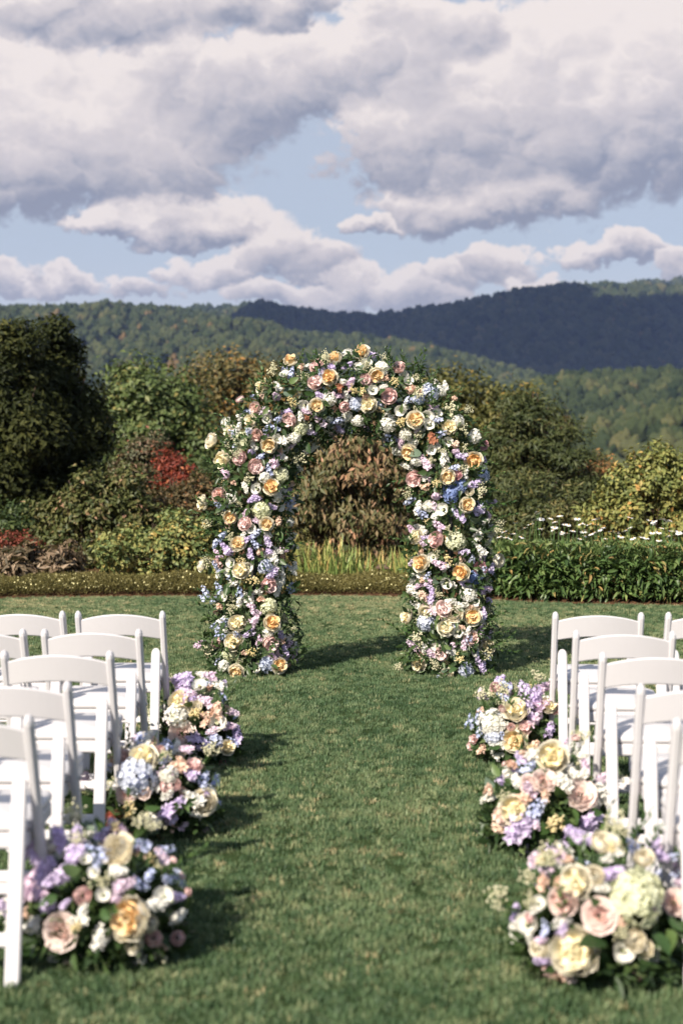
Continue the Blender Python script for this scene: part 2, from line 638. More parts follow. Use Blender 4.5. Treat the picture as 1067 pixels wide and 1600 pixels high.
# woodland on the hills: thousands of crowns that read as one mass
def crown_mesh(seed, sub=3):
    import bmesh
    rs = random.Random(seed)
    bm = bmesh.new()
    bmesh.ops.create_icosphere(bm, subdivisions=sub, radius=1.0)
    ph = [rs.uniform(0, 6.28) for _ in range(9)]
    lobes = [Vector((rs.gauss(0, 1), rs.gauss(0, 1), rs.uniform(-.3, 1))).normalized() for _ in range(16)]
    for vx in bm.verts:
        p = vx.co.normalized()
        k_ = .64 + .44 * max(max(0, p.dot(l)) ** 12 for l in lobes) + rs.uniform(-.05, .05)
        k_ += .05 * math.sin(5 * p.x + ph[0]) * math.sin(5 * p.y + ph[1])
        vx.co = Vector((p.x * k_, p.y * k_, p.z * k_ * 1.15))
    me = bpy.data.meshes.new('crown')
    bm.to_mesh(me)
    bm.free()
    return me


forest_mat = leaf_mat('forest_leaves', [(0, (.012, .020, .009)), (.35, (.034, .046, .019)), (.7, (.060, .068, .028)), (.88, (.085, .080, .034)), (1, (.12, .080, .034))], trans=0, rough=.8, spec=.05, attr_type='INSTANCER')
crowns = []
for s in range(6):
    cm = crown_mesh(40 + s)
    cm.materials.append(forest_mat)
    crowns.append(cm)


def hill_forest(name, L, spacing, size, span, r0, r1):
    pts = []
    n = int((span[1] - span[0]) * (r1 ** 2 - r0 ** 2) / 2 / spacing ** 2)
    a = NR.uniform(span[0], span[1], n)
    r = np.sqrt(NR.uniform(r0 ** 2, r1 ** 2, n))
    h = ground_height(a, r)
    own = layer_height(L, a, r) >= h - 3 if L is not None else h > -1e9
    a, r, h = a[own], r[own], h[own]
    n = len(a)
    sz = size * NR.uniform(.55, 1.35, n)
    P = np.stack([r * np.sin(a), r * np.cos(a), h + sz * .5], -1)
    rot = np.stack([NR.uniform(-.2, .2, n), NR.uniform(-.2, .2, n), NR.uniform(0, 6.28, n)], -1)
    scl = np.stack([sz, sz, sz * NR.uniform(.95, 1.45, n)], -1)
    tint = np.clip(.35 * fbm(P[:, 0] / 120 + 7, P[:, 1] / 120 + 7, 3) + NR.normal(.22, .19, n) + (NR.rand(n) < .03) * .35, 0, 1)
    o = scatter(name, P, rot, scl, NR.randint(0, 6, n), tint, crowns)
    return n


nf = [hill_forest('hill_forest', LAYERS[0], 8.0, 5.0, (-.46, .46), 430, 1250),
      hill_forest('hill_forest', LAYERS[1], 10.0, 6.0, (-.50, .34), 800, 2080),
      hill_forest('hill_forest', LAYERS[2], 13.0, 8.5, (-.30, .46), 1950, 3380),
      hill_forest('hill_forest', LAYERS[3], 15.0, 9.5, (-.05, .32), 4200, 4680),
      hill_forest('valley_forest', None, 9.0, 5.2, (-.50, .50), 170, 430)]

# the air between here and the hills
hb = MB()
x0, x1, z0, z1 = -6900, 6900, -66, 520
bv = [(x0, x0, z0), (x1, x0, z0), (x1, x1, z0), (x0, x1, z0), (x0, x0, z1), (x1, x0, z1), (x1, x1, z1), (x0, x1, z1)]
hb.add(bv, [(0, 3, 2, 1), (4, 5, 6, 7), (0, 1, 5, 4), (1, 2, 6, 5), (2, 3, 7, 6), (3, 0, 4, 7)])
m, n, t = new_mat('haze_air')
pv = n.new('ShaderNodeVolumePrincipled')
pv.inputs['Color'].default_value = (.38, .52, 1.0, 1)
pv.inputs['Density'].default_value = 0.00006
pv.inputs['Anisotropy'].default_value = 0.0
o = n.new('ShaderNodeOutputMaterial')
t.links.new(pv.outputs[0], o.inputs['Volume'])
hz_ob = link('haze', hb.mesh('haze', m))
hz_ob['kind'] = 'stuff'


# the cumulus over the valley whose shade lies on the far ridge
def make_cloud():
    import bmesh
    bm = bmesh.new()
    rs = random.Random(5)
    cz = 1500.0
    t_ = (cz - 300) / SUN.z
    tgt = Vector((330, 2800, 300))
    c0 = tgt + SUN * t_
    for i in range(70):
        x = rs.uniform(-900, 1250)
        y = rs.uniform(-560, 330)
        if x < -500 and y > 0:
            continue
        r = rs.uniform(120, 240)
        mt = Matrix.Translation(c0 + Vector((x, y, rs.uniform(-30, 120)))) @ Matrix.Diagonal((r, r, r * .6, 1))
        bmesh.ops.create_icosphere(bm, subdivisions=3, radius=1.0, matrix=mt)
    for vx in bm.verts:
        q = vx.co
        k_ = math.sin(q.x * .021) * math.sin(q.y * .019 + 1) * math.sin(q.z * .03)
        vx.co += Vector((k_ * 18, k_ * 14, k_ * 22))
    me = bpy.data.meshes.new('cloud')
    bm.to_mesh(me)
    bm.free()
    me.polygons.foreach_set('use_smooth', [True] * len(me.polygons))
    return me


cmesh = make_cloud()
cmesh.materials.append(plain_mat('cloud_white', (.8, .8, .82), .9, 0.0))
cl = link('cloud', cmesh)
cl['kind'] = 'structure'

# ------------------------------------------------------------------ lawn and bed
lawn_edge_px = [(-500, 944), (0, 937.5), (200, 934.5), (430, 932.5), (640, 933.5), (740, 937), (800, 941), (900, 944), (1067, 947), (1500, 956)]
lex = [at(px, 940, 15.6).x for px, _ in lawn_edge_px]
ley = [CAM_Z * F / (py - 717) for _, py in lawn_edge_px]
lex_np, ley_np = np.array(lex), np.array(ley)


def lawn_edge(x):
    return np.interp(x, lex_np, ley_np)


lv, lf = [], []
xs = np.linspace(-9, 9, 73)
for i, x in enumerate(xs):
    ye = float(lawn_edge(x)) + .03 * math.sin(x * 9) * .4
    for j in range(21):
        lv.append((x, -3 + (ye + 3) * j / 20, .004))
for i in range(72):
    for j in range(20):
        q = i * 21 + j
        lf.append((q, q + 21, q + 22, q + 1))
m, n, t = new_mat('lawn_thatch')
geo = n.new('ShaderNodeNewGeometry')
c1 = n.noise(geo.outputs['Position'], 1.1, 4, .55)
c2 = n.noise(geo.outputs['Position'], 60, 4, .6)
c = n.ramp(n.m('ADD', n.m('MULTIPLY', c1, .5), n.m('MULTIPLY', c2, .5)), [(.34, (.018, .030, .012)), (.52, (.035, .055, .022)), (.68, (.075, .080, .035))])
d = n.new('ShaderNodeBsdfDiffuse')
t.links.new(c, d.inputs[0])
finish(n, t, d.outputs[0])
tag(link('lawn', mesh_np('lawn', lv, lf, m, smooth=True)), kind='structure')

bv_, bf_ = [], []
xs = np.linspace(-14, 14, 113)
for i, x in enumerate(xs):
    ye = float(lawn_edge(x))
    for j in range(15):
        q = j / 14
        yy = ye + .02 + (25 - ye) * q ** 1.5
        bv_.append((x, yy, (.0 if j == 0 else .03 + .02 * R.random()) - max(0, yy - 24) * .1))
for i in range(112):
    for j in range(14):
        q = i * 15 + j
        bf_.append((q, q + 15, q + 16, q + 1))
m, n, t = new_mat('bed_mulch')
geo = n.new('ShaderNodeNewGeometry')
c = n.ramp(n.noise(geo.outputs['Position'], 25, 6, .65), [(.3, (.035, .02, .012)), (.55, (.11, .06, .035)), (.75, (.2, .12, .07))])
d = n.new('ShaderNodeBsdfDiffuse')
t.links.new(c, d.inputs[0])
finish(n, t, d.outputs[0])
tag(link('garden_bed', mesh_np('garden_bed', bv_, bf_, m)), kind='structure')

# grass: tufts of short blades
grass_mat = leaf_mat('grass_blades', [(0, (.048, .098, .044)), (.33, (.120, .192, .088)), (.60, (.225, .280, .138)), (.82, (.37, .37, .195)), (1, (.54, .45, .25))], trans=.3, rough=.5, spec=.3, attr_type='INSTANCER')


def tuft(seed, nb=26, rad=.034, h=.024):
    rs = np.random.RandomState(seed)
    rr = rad * np.sqrt(rs.rand(nb))
    th = rs.rand(nb) * 6.28
    P = np.stack([rr * np.cos(th), rr * np.sin(th), np.zeros(nb)], -1)
    hh = h * rs.uniform(.55, 1.25, nb)
    ld = rs.rand(nb) * 6.28
    le = rs.uniform(.1, 1.1, nb)
    A = np.stack([np.cos(ld) * le, np.sin(ld) * le, np.ones(nb)], -1)
    V_, F_, T_ = leaf_arrays(P, A, np.stack([-np.cos(ld), -np.sin(ld), le], -1), hh, rs.uniform(.0024, .0042, nb), np.full(nb, .5), .1, -.05)
    return mesh_np('grass_tuft', V_, F_, grass_mat)


def grass_points():
    out = []
    for (ya, yb, dens) in ((2.9, 5.0, 1250), (5.0, 8.0, 950), (8.0, 11.5, 700), (11.5, 16.2, 520)):
        hw = yb * .25 + 1.1
        n = int(2 * hw * (yb - ya) * dens)
        x = NR.uniform(-hw, hw, n)
        y = NR.uniform(ya, yb, n)
        ok = y < lawn_edge(x) - .01
        out.append(np.stack([x[ok], y[ok]], -1))
    return np.vstack(out)


gp = grass_points()
n_g = len(gp)
pn = fbm(gp[:, 0] * .55 + 20, gp[:, 1] * .40 + 20, 4)
pn2 = fbm(gp[:, 0] * 4.5 + 5, gp[:, 1] * 3.2 + 5, 3)
gt = np.clip(.44 + (pn - .5) * .62 + (pn2 - .5) * .42 + NR.normal(0, .20, n_g) + (NR.rand(n_g) < .035) * .35, 0, 1)
gsz = NR.uniform(.7, 1.25, n_g)
GP = np.column_stack([gp, np.full(n_g, .003)])
scatter('grass', GP, np.column_stack([NR.uniform(-.15, .15, n_g), NR.uniform(-.15, .15, n_g), NR.uniform(0, 6.28, n_g)]),
        np.column_stack([gsz, gsz, gsz * NR.uniform(.75, 1.2, n_g)]), NR.randint(0, 5, n_g), gt, [tuft(90 + i) for i in range(5)])

# ------------------------------------------------------------------ folding chairs
white_resin = plain_mat('white_resin', (.58, .56, .575), .42, .4, .03, 9)
white_vinyl = plain_mat('white_vinyl', (.59, .57, .58), .36, .45, .02, 7)
metal_pin = plain_mat('metal_pin', (.45, .44, .42), .35, .5)


def chair_meshes():
    M = {}
    HW = .212                                   # half width to post centres
    b = MB()
    top = Vector((0, -.030, .80))
    foot = Vector((0, .240, 0))
    dr = (foot - top).normalized()
    b.bar([top - dr * 0, top + dr * .004, top + dr * .012, top + dr * .026, foot - dr * .02, foot], (1, 0, 0), .030, .042, .008, [.35, .62, .86, 1, 1, 1])
    M['post'] = b.mesh('post', white_resin)
    b = MB()
    tp, ft = Vector((0, .030, .605)), Vector((0, -.085, 0))
    d2 = (ft - tp).normalized()
    pts = [tp + d2 * q for q in (0, .004, .012, .024, .040)] + [ft]
    b.bar(pts, (1, 0, 0), .046, .022, .005, [.30, .58, .80, .95, 1, 1])
    M['leg'] = b.mesh('leg', white_resin)
    # backrest: arched slat bowed to the rear
    b = MB()
    n = 15
    rings = []
    for i in range(n):
        q = -1 + 2 * i / (n - 1)
        x = q * (HW - .012)
        arch = .026 * (1 - q * q)
        hh = .100 + .010 * (1 - q * q)
        zc = .705 + arch
        yb = -.004 - .026 * (1 - q * q)
        ln = .30                                 # slat leans with the posts
        prof = []
        for (dz, dy) in ((-.5, .5), (-.46, .9), (.46, .9), (.5, .5), (.5, -.5), (.46, -.9), (-.46, -.9), (-.5, -.5)):
            z = dz * hh
            prof.append(Vector((x, yb + dy * .010 - ln * z, zc + z)))
        rings.append(prof)
    vs = [p for r_ in rings for p in r_]
    fs = []
    for i in range(n - 1):
        for j in range(8):
            fs.append((i * 8 + j, i * 8 + (j + 1) % 8, (i + 1) * 8 + (j + 1) % 8, (i + 1) * 8 + j))
    b.add(vs, fs)
    M['backrest'] = b.mesh('backrest', white_resin)

    def slab(w, y0, y1, z0, z1, rc, tilt, dome=0, bev=.008):
        """rounded rectangular slab; tilt = rise towards the front"""
        b = MB()
        out = []
        for (cx, cy, a0) in ((w - rc, y1 - rc, 0), (-w + rc, y1 - rc, 90), (-w + rc, y0 + rc, 180), (w - rc, y0 + rc, 270)):
            for k_ in range(5):
                a = math.radians(a0 + k_ * 22.5)
                out.append((cx, cy, math.cos(a), math.sin(a)))
        nn = len(out)
        ym = (y0 + y1) / 2

        def ring(ins, z):
            return [Vector((cx + (rc - ins) * ca, cy + (rc - ins) * sa, z + (cy + (rc - ins) * sa - ym) * tilt)) for cx, cy, ca, sa in out]
        rgs = [ring(bev, z0), ring(0, z0 + bev), ring(0, z1 - bev), ring(bev * .4, z1 - bev * .3), ring(bev * 1.3, z1)]
        if dome:
            rgs += [ring(rc * .75, z1 + dome * .55)]
        vs = [p for r_ in rgs for p in r_]
        fs = []
        for i in range(len(rgs) - 1):
            for j in range(nn):
                fs.append((i * nn + j, i * nn + (j + 1) % nn, (i + 1) * nn + (j + 1) % nn, (i + 1) * nn + j))
        fs.append(tuple(range(nn))[::-1])
        c = len(vs)
        vs.append(Vector((0, ym, z1 + dome)))
        L = len(rgs) - 1
        for j in range(nn):
            fs.append((L * nn + j, L * nn + (j + 1) % nn, c))
        b.add(vs, fs)
        return b
    M['seat'] = slab(.190, .030, .400, .385, .435, .035, .05).mesh('seat', white_resin)
    M['cushion'] = slab(.193, .028, .404, .436, .468, .045, .05, .012, .011).mesh('cushion', white_vinyl, smooth=True)
    b = MB()
    b.bar([(-HW + .01, .167, .215), (HW - .01, .167, .215)], (0, .3, 1), .036, .018)
    M['front_stretcher'] = b.mesh('stretcher', white_resin)
    b = MB()
    b.bar([(-HW + .03, -.060, .130), (HW - .03, -.060, .130)], (0, .4, 1), .042, .018)
    M['rear_stretcher'] = b.mesh('stretcher', white_resin)
    b = MB()
    b.tube([(-.012, 0, 0), (.012, 0, 0)], .008, 8)
    M['pin'] = b.mesh('pin', metal_pin)
    return M, HW


CH, HW = chair_meshes()


def make_chair():
    r = empty('folding_chair')
    for s in (-1, 1):
        p = link('post', CH['post'], r)
        p.location = (s * HW, 0, 0)
        q = link('pin', CH['pin'], p)
        q.location = (s * .010, .091, .44)
        l = link('leg', CH['leg'], r)
        l.location = (s * (HW - .040), 0, 0)
    link('backrest', CH['backrest'], r)
    s_ = link('seat', CH['seat'], r)
    link('cushion', CH['cushion'], r)
    link('stretcher', CH['front_stretcher'], r)
    link('stretcher', CH['rear_stretcher'], r)
    return r


def copy_tree(o, parent=None):
    c = o.copy()
    COL.objects.link(c)
    if parent is not None:
        c.parent = parent
    for ch in o.children:
        copy_tree(ch, c)
    return c


# post tops seen in the photograph give the place of every chair: (px of the aisle post, Y of the back, outward side)
chair_proto = None
CHAIRS = [
    # x centre, y of post top, label
    (-1.268, 7.10, 1.0, 'white folding chair beside the aisle in the front row, on the dark cypress side'),
    (-1.772, 7.10, -.5, 'white folding chair second from the aisle in the front row, on the cypress side'),
    (-1.262, 6.34, .6, 'white folding chair beside the aisle in the second row from the arch, cypress side'),
    (-1.785, 6.34, .2, 'white folding chair second from the aisle in the second row, cut by the photo edge'),
    (-1.258, 5.62, -.4, 'white folding chair beside the aisle in the third row from the arch, cypress side'),
    (-1.262, 4.84, .8, 'white folding chair beside the aisle in the fourth row, cypress side, half out of frame'),
    (-1.240, 4.20, 0, 'white folding chair of the row farthest from the arch, behind the purple flower mound'),
    (1.128, 7.10, -2.2, 'white folding chair beside the aisle in the front row, on the daisy hedge side'),
    (1.690, 7.10, -1.2, 'white folding chair second from the aisle in the front row, daisy hedge side'),
    (1.122, 6.33, -2.6, 'white folding chair beside the aisle in the second row from the arch, daisy side'),
    (1.122, 5.60, -2.2, 'white folding chair beside the aisle in the third row from the arch, daisy side'),
    (1.126, 4.82, -2.6, 'white folding chair beside the aisle in the fourth row, daisy side, cut by the edge'),
    (1.112, 4.18, -2.0, 'white folding chair of the row farthest from the arch, behind the pale green hydrangea'),
]
for i, (x, y, rz, lab) in enumerate(CHAIRS):
    if chair_proto is None:
        chair_proto = make_chair()
        c = chair_proto
    else:
        c = copy_tree(chair_proto)
    c.location = (x, y + .030, 0.004)
    c.rotation_euler = (0, 0, math.radians(rz))
    tag(c, lab, 'chair', 'folding chairs set in rows for the ceremony')

# ------------------------------------------------------------------ flowers
P_CREAM = petal_mat('petal_cream', (.92, .84, .66), (.93, .89, .77))
P_APRICOT = petal_mat('petal_apricot', (.88, .48, .14), (.92, .80, .54), .12)
P_GOLD = petal_mat('petal_gold', (.92, .74, .38), (.93, .88, .68), .12)
P_PINK = petal_mat('petal_pink', (.86, .58, .56), (.89, .74, .69))
P_PINKIN = petal_mat('petal_pink_inner', (.86, .54, .53), (.90, .77, .73), .12)
P_BLUSH = petal_mat('petal_blush', (.86, .68, .63), (.87, .77, .71))
P_BLUSHIN = petal_mat('petal_blush_inner', (.86, .54, .47), (.89, .76, .69))
P_WHITE = petal_mat('petal_white', (.84, .82, .74), (.87, .85, .80))
P_GREENISH = petal_mat('petal_greenwhite', (.64, .66, .42), (.78, .78, .58))
P_BLUE = petal_mat('petal_blue', (.46, .52, .80), (.68, .71, .87))
P_PALEBLUE = petal_mat('petal_paleblue', (.55, .62, .78), (.70, .72, .80))
P_DEEPBLUE = petal_mat('petal_deepblue', (.20, .28, .56), (.38, .46, .70))
P_LAV = petal_mat('petal_lavender', (.60, .48, .76), (.78, .69, .85))
P_LILACPINK = petal_mat('petal_lilacpink', (.74, .54, .71), (.85, .73, .81))
P_PEACH = petal_mat('petal_peach', (.80, .50, .37), (.86, .70, .57))
P_RUST = petal_mat('petal_rust', (.40, .16, .09), (.56, .27, .17))
P_MAUVE = petal_mat('petal_mauve', (.62, .32, .36), (.70, .42, .44))
P_CORAL = petal_mat('petal_coral', (.74, .30, .22), (.78, .44, .34))
P_YELLOWBIT = petal_mat('berry_yellow', (.72, .56, .24), (.84, .72, .44), .1)
P_CREAMBIT = petal_mat('berry_cream', (.50, .48, .30), (.72, .68, .48), .1)
STEM = plain_mat('stem_green', (.06, .11, .03), .6, .2)
LEAF_DARK = leaf_mat('foliage_dark', [(0, (.018, .038, .014)), (.5, (.044, .078, .027)), (.8, (.080, .125, .042)), (1, (.13, .175, .07))], trans=.2, rough=.4, spec=.35)
LEAF_MID = leaf_mat('leaf_green', [(0, (.030, .065, .020)), (.6, (.06, .115, .035)), (1, (.12, .18, .06))], trans=.25, rough=.42, spec=.4, objrand=.6)
LEAF_SILVER = leaf_mat('leaf_silver', [(0, (.10, .15, .10)), (1, (.20, .26, .19))], trans=.2, rough=.5, spec=.3, objrand=.6)


def petal_patch(b, R_, sq, th0, th1, phi, w, curl, mi, tint, nU=5, nT=5, off=(0, 0), zoff=0.0, rs=random):
    vs = []
    tints = []
    wob = rs.uniform(-.06, .06)
    for i in range(nT):
        t = i / (nT - 1)
        hw = w * (.55 + .45 * min(1, t / .4)) * (1 - .38 * t ** 5)
        for j in range(nU):
            tints.append(min(1, max(0, (tint * .45 + .65 * t) if mi == 1 else tint)))
            q = -1 + 2 * j / (nU - 1)
            th = th0 + (th1 - th0) * t * (1 - .16 * q * q * t) + .05 * math.sin(3 * q + phi) * t
            r = R_ * (1 + curl * t ** 4 + .05 * q * q * t + wob * t)
            ph = phi + q * hw
            vs.append((r * math.sin(th) * math.cos(ph) + off[0], r * math.sin(th) * math.sin(ph) + off[1], -sq * r * math.cos(th) + zoff))
    fs = [(i * nU + j, i * nU + j + 1, (i + 1) * nU + j + 1, (i + 1) * nU + j) for i in range(nT - 1) for j in range(nU - 1)]
    b.add(vs, fs, mi, tints)


def rose_mesh(name, outer, inner, seed, openness=0.0, full=True):
    rs = random.Random(seed)
    b = MB()
    o = openness
    cup = (seed % 3) / 2.0
    for (R_, n, th1, w, curl, mi) in ((.80 + .10 * cup, 5, .47 + .10 * cup, .80, .36 - .22 * cup, 0), (.80 + .10 * cup, 5, .525 + .08 * cup, .78, .26 - .14 * cup, 0), (.78 + .06 * cup, 6, .575 + .07 * cup, .68, .17 - .09 * cup, 0), (.74, 6, .625 + .03 * cup, .60, .08, 0)):
        ph0 = rs.uniform(0, 6.28)
        for i in range(n):
            petal_patch(b, R_ * rs.uniform(.95, 1.04), .82, .14 * PI, (th1 + rs.uniform(-.03, .03) - o * .06) * PI, ph0 + i * 2 * PI / n + rs.uniform(-.12, .12), w, curl + o * .1, mi, rs.uniform(.2, 1), rs=rs)
    if full:
        # quartered heart: nested crescents round three to five centres, filling the cup to its rim
        nq = rs.choice((3, 4, 4, 5))
        p0 = rs.uniform(0, 6.28)
        for qd in range(nq):
            a = p0 + qd * 2 * PI / nq + rs.uniform(-.15, .15)
            cx, cy = .36 * math.cos(a), .36 * math.sin(a)
            for k_ in range(4):
                rr = .09 + .080 * k_
                for side in (0, 1):
                    petal_patch(b, rr, 1.9, .42 * PI, .66 * PI, a + side * PI + rs.uniform(-.3, .3), 1.25, .45, 1, rs.uniform(.0, 1), 5, 4, (cx, cy), .30 - .03 * k_ + rs.uniform(-.03, .04), rs)
        for i in range(11):
            a = rs.uniform(0, 6.28)
            petal_patch(b, .70 * rs.uniform(.9, 1.05), .9, .40 * PI, .66 * PI, a, .45, .22, 1 if rs.random() < .45 else 0, rs.uniform(.2, 1), 4, 3, (0, 0), .10, rs)
        ring = [(.74 * math.cos(2 * PI * i / 12), .74 * math.sin(2 * PI * i / 12), .20) for i in range(12)] + [(0, 0, .10)]
        b.add(ring, [(i, (i + 1) % 12, 12) for i in range(12)], 1, .3)
    else:
        for (R_, n, th1) in ((.66, 5, .71), (.50, 4, .75), (.34, 3, .79)):
            ph0 = rs.uniform(0, 6.28)
            for i in range(n):
                petal_patch(b, R_, 1.1, .3 * PI, th1 * PI, ph0 + i * 2 * PI / n, .85, .02, 1, rs.uniform(.2, 1), 4, 4, (0, 0), .03, rs)
    # calyx
    b.tube([(0, 0, -1.5), (0, 0, -.75)], [.06, .12], 5, 2, .5)
    return b.mesh(name, [outer, inner, STEM], smooth=True)


def ruffle_mesh(name, outer, inner, seed):
    """wide open ruffled bloom (ranunculus, lisianthus, carnation)"""
    rs = random.Random(seed)
    b = MB()
    for (R_, n, th1, mi) in ((1.0, 7, .50, 0), (.88, 7, .56, 0), (.74, 7, .60, 0), (.58, 6, .64, 0), (.44, 5, .68, 1), (.30, 4, .72, 1), (.18, 3, .76, 1)):
        ph0 = rs.uniform(0, 6.28)
        for i in range(n):
            petal_patch(b, R_ * rs.uniform(.92, 1.06), .62, .20 * PI, (th1 + rs.uniform(-.03, .03)) * PI, ph0 + i * 2 * PI / n, .62, .16, mi, rs.uniform(.1, 1), 5, 4, (0, 0), .0, rs)
    b.tube([(0, 0, -1.2), (0, 0, -.55)], [.05, .10], 5, 2, .5)
    return b.mesh(name, [outer, inner, STEM], smooth=True)


def cup_mesh(name, outer, centre, seed):
    """open cup with a knob of stamens"""
    rs = random.Random(seed)
    b = MB()
    for (R_, th1) in ((1.0, .56), (.9, .6)):
        ph0 = rs.uniform(0, 6.28)
        for i in range(5):
            petal_patch(b, R_, .75, .12 * PI, th1 * PI, ph0 + i * 2 * PI / 5, .72, .14, 0, rs.uniform(.2, 1), rs=rs)
    for i in range(12):
        a = rs.uniform(0, 6.28)
        r = .24 * math.sqrt(rs.random())
        b.tube([(r * .4 * math.cos(a), r * .4 * math.sin(a), -.6), (r * math.cos(a), r * math.sin(a), -.05)], [.05, .06], 4, 1, rs.random())
    return b.mesh(name, [outer, centre], smooth=True)


def floret(b, c, nrm, size, npet, mi, tint, rs, cup=.25):
    nrm = Vector(nrm).normalized()
    a = nrm.orthogonal().normalized()
    a = Matrix.Rotation(rs.uniform(0, 6.28), 3, nrm) @ a
    c = Vector(c)
    for k_ in range(npet):
        d = Matrix.Rotation(2 * PI * k_ / npet, 3, nrm) @ a
        s = nrm.cross(d)
        w = size * (1.5 if npet <= 4 else 1.15) * .5
        t_ = min(1, max(0, tint + rs.uniform(-.15, .15)))
        b.add([c, c + d * size * .55 + s * w * .62 + nrm * size * cup * .5, c + d * size + nrm * size * cup * rs.uniform(.4, 1.2), c + d * size * .55 - s * w * .62 + nrm * size * cup * .5], [(0, 1, 2, 3)], mi, t_)


def hydrangea_mesh(name, pet, eye, seed, n=105):
    rs = random.Random(seed)
    b = MB()
    lump = [Vector((rs.gauss(0, 1), rs.gauss(0, 1), rs.gauss(.3, .7))).normalized() for _ in range(6)]
    for i in range(n):
        z = 1 - (i + .5) / n * 1.55
        a = i * 2.39996 + rs.uniform(-.2, .2)
        r = math.sqrt(max(0, 1 - z * z))
        p = Vector((r * math.cos(a), r * math.sin(a), z))
        k_ = .80 + .22 * max(max(0, p.dot(l)) ** 5 for l in lump) + rs.uniform(-.07, .07)
        nn = (p + Vector((rs.gauss(0, .25), rs.gauss(0, .25), rs.gauss(0, .25)))).normalized()
        tt = rs.random()
        floret(b, Vector((p.x * k_, p.y * k_, p.z * k_ * .85)), nn, .20 * rs.uniform(.85, 1.2), 4, 0, tt, rs)
    core = []
    nu, nv = 10, 6
    for i in range(nv):
        th = PI * (i + .5) / nv
        for j in range(nu):
            core.append((.66 * math.sin(th) * math.cos(2 * PI * j / nu), .66 * math.sin(th) * math.sin(2 * PI * j / nu), .56 * math.cos(th)))
    fs = [(i * nu + j, (i + 1) * nu + j, (i + 1) * nu + (j + 1) % nu, i * nu + (j + 1) % nu) for i in range(nv - 1) for j in range(nu)]
    b.add(core, fs, 1, .3)
    return b.mesh(name, [pet, eye])


def spike_mesh(name, pet, seed, n=17, length=2.1, rad=.40, size=.60, npet=5, loose=False, buds=True):
    """flower spike along +Z, from -length/2"""
    rs = random.Random(seed)
    b = MB()
    L = length
    bend = rs.uniform(-.3, .3)

    def ax(t):
        return Vector((bend * t * t, 0, -L / 2 + L * t))
    b.tube([ax(-.35), ax(0), ax(.5), ax(1.0)], [.045, .04, .035, .02], 5, 1, .5)
    for i in range(n):
        t = (i + .5) / n
        a = i * 2.39996 + rs.uniform(-.3, .3)
        rr = rad * (1.0 - .55 * t ** 2) * rs.uniform(.8, 1.15)
        up = .25 + .5 * t
        d = Vector((math.cos(a), math.sin(a), up)).normalized()
        c = ax(t) + Vector((math.cos(a) * rr, math.sin(a) * rr, 0))
        sz = size * (1.05 - .55 * t) * rs.uniform(.7, 1.25)
        tt = rs.random()
        floret(b, c, d, sz, npet, 0, tt, rs, .35)
        if not loose:
            floret(b, c + d * sz * .16, (d + Vector((rs.gauss(0, .35), rs.gauss(0, .35), 0))), sz * .66, 4, 0, min(1, tt + .3), rs, .8)
    for i in range(5 if buds else 0):
        a = rs.uniform(0, 6.28)
        c = ax(1.0) + Vector((.07 * math.cos(a), .07 * math.sin(a), -.05 * i))
        b.tube([c, c + Vector((.05 * math.cos(a), .05 * math.sin(a), .12))], [.06, .03], 4, 1 if rs.random() < .6 else 0, .6)
    return b.mesh(name, [pet, STEM])


def spray_mesh(name, bit, seed, n=81, size=.082, spread=.9):
    """airy spray of tiny buds on branching stems, fans up +Z"""
    rs = random.Random(seed)
    b = MB()
    for br in range(9):
        d = Vector((rs.gauss(0, .55), rs.gauss(0, .55), 1)).normalized()
        tip = d * rs.uniform(.9, 1.5) * spread
        b.tube([(0, 0, -.8), tip * .4, tip], [.02, .016, .01], 3, 1, .5, cap=False)
        for i in range(n // 9):
            c = tip * rs.uniform(.45, 1.05) + Vector((rs.gauss(0, .14), rs.gauss(0, .14), rs.gauss(0, .12)))
            s = size * rs.uniform(.7, 1.3)
            vs = [c + Vector(q) * s for q in ((1, 0, 0), (-1, 0, 0), (0, 1, 0), (0, -1, 0), (0, 0, 1), (0, 0, -1))]
            b.add(vs, [(0, 2, 4), (2, 1, 4), (1, 3, 4), (3, 0, 4), (2, 0, 5), (1, 2, 5), (3, 1, 5), (0, 3, 5)], 0, rs.random())
    return b.mesh(name, [bit, STEM])


def sprig_mesh(name, mat_, seed, n=14, length=1.0, ll=.24, lw=.10, bend=.35):
    """stem along +Z with paired leaves"""
    rs = np.random.RandomState(seed)
    bd = rs.uniform(-bend, bend)
    ts = np.linspace(.12, 1, n)
    P = np.stack([bd * ts ** 2, 0 * ts, length * ts], -1)
    aa = np.arange(n) * 2.4 + rs.uniform(0, 6)
    A = np.stack([np.cos(aa), np.sin(aa), .65 + .8 * ts], -1)
    N_ = np.stack([-np.cos(aa), -np.sin(aa), np.ones(n) * 1.2], -1)
    V_, F_, T_ = leaf_arrays(P, A, N_, ll * (1.1 - .45 * ts) * rs.uniform(.85, 1.15, n), lw * (1.1 - .4 * ts), rs.rand(n), .12, .12, True)
    b = MB()
    b.tube([(bd * q * q, 0, length * q) for q in (-.3, 0, .35, .7, 1)], [.014, .013, .011, .008, .004], 4, 1, .3)
    o = len(b.v)
    b.v += [tuple(p) for p in V_]
    b.t += list(T_)
    b.f += [tuple(int(o + i) for i in f_) for f_ in F_]
    b.mi += [0] * len(F_)
    return b.mesh(name, [mat_, STEM])


def bigleaf_mesh(name, mat_, seed, ratio=.55):
    rs = np.random.RandomState(seed)
    V_, F_, T_ = leaf_arrays(np.array([[0, 0, 0.]]), np.array([[0, 0, 1.]]), np.array([[0, -1., .2]]), [1.0], [ratio], rs.rand(1), .14, rs.uniform(.05, .3), True)
    return mesh_np(name, V_, F_, mat_, T_, smooth=True)


FL = {}


def kinds(key, name, size, fn, n):
    FL[key] = (name, size, [fn(i) for i in range(n)])


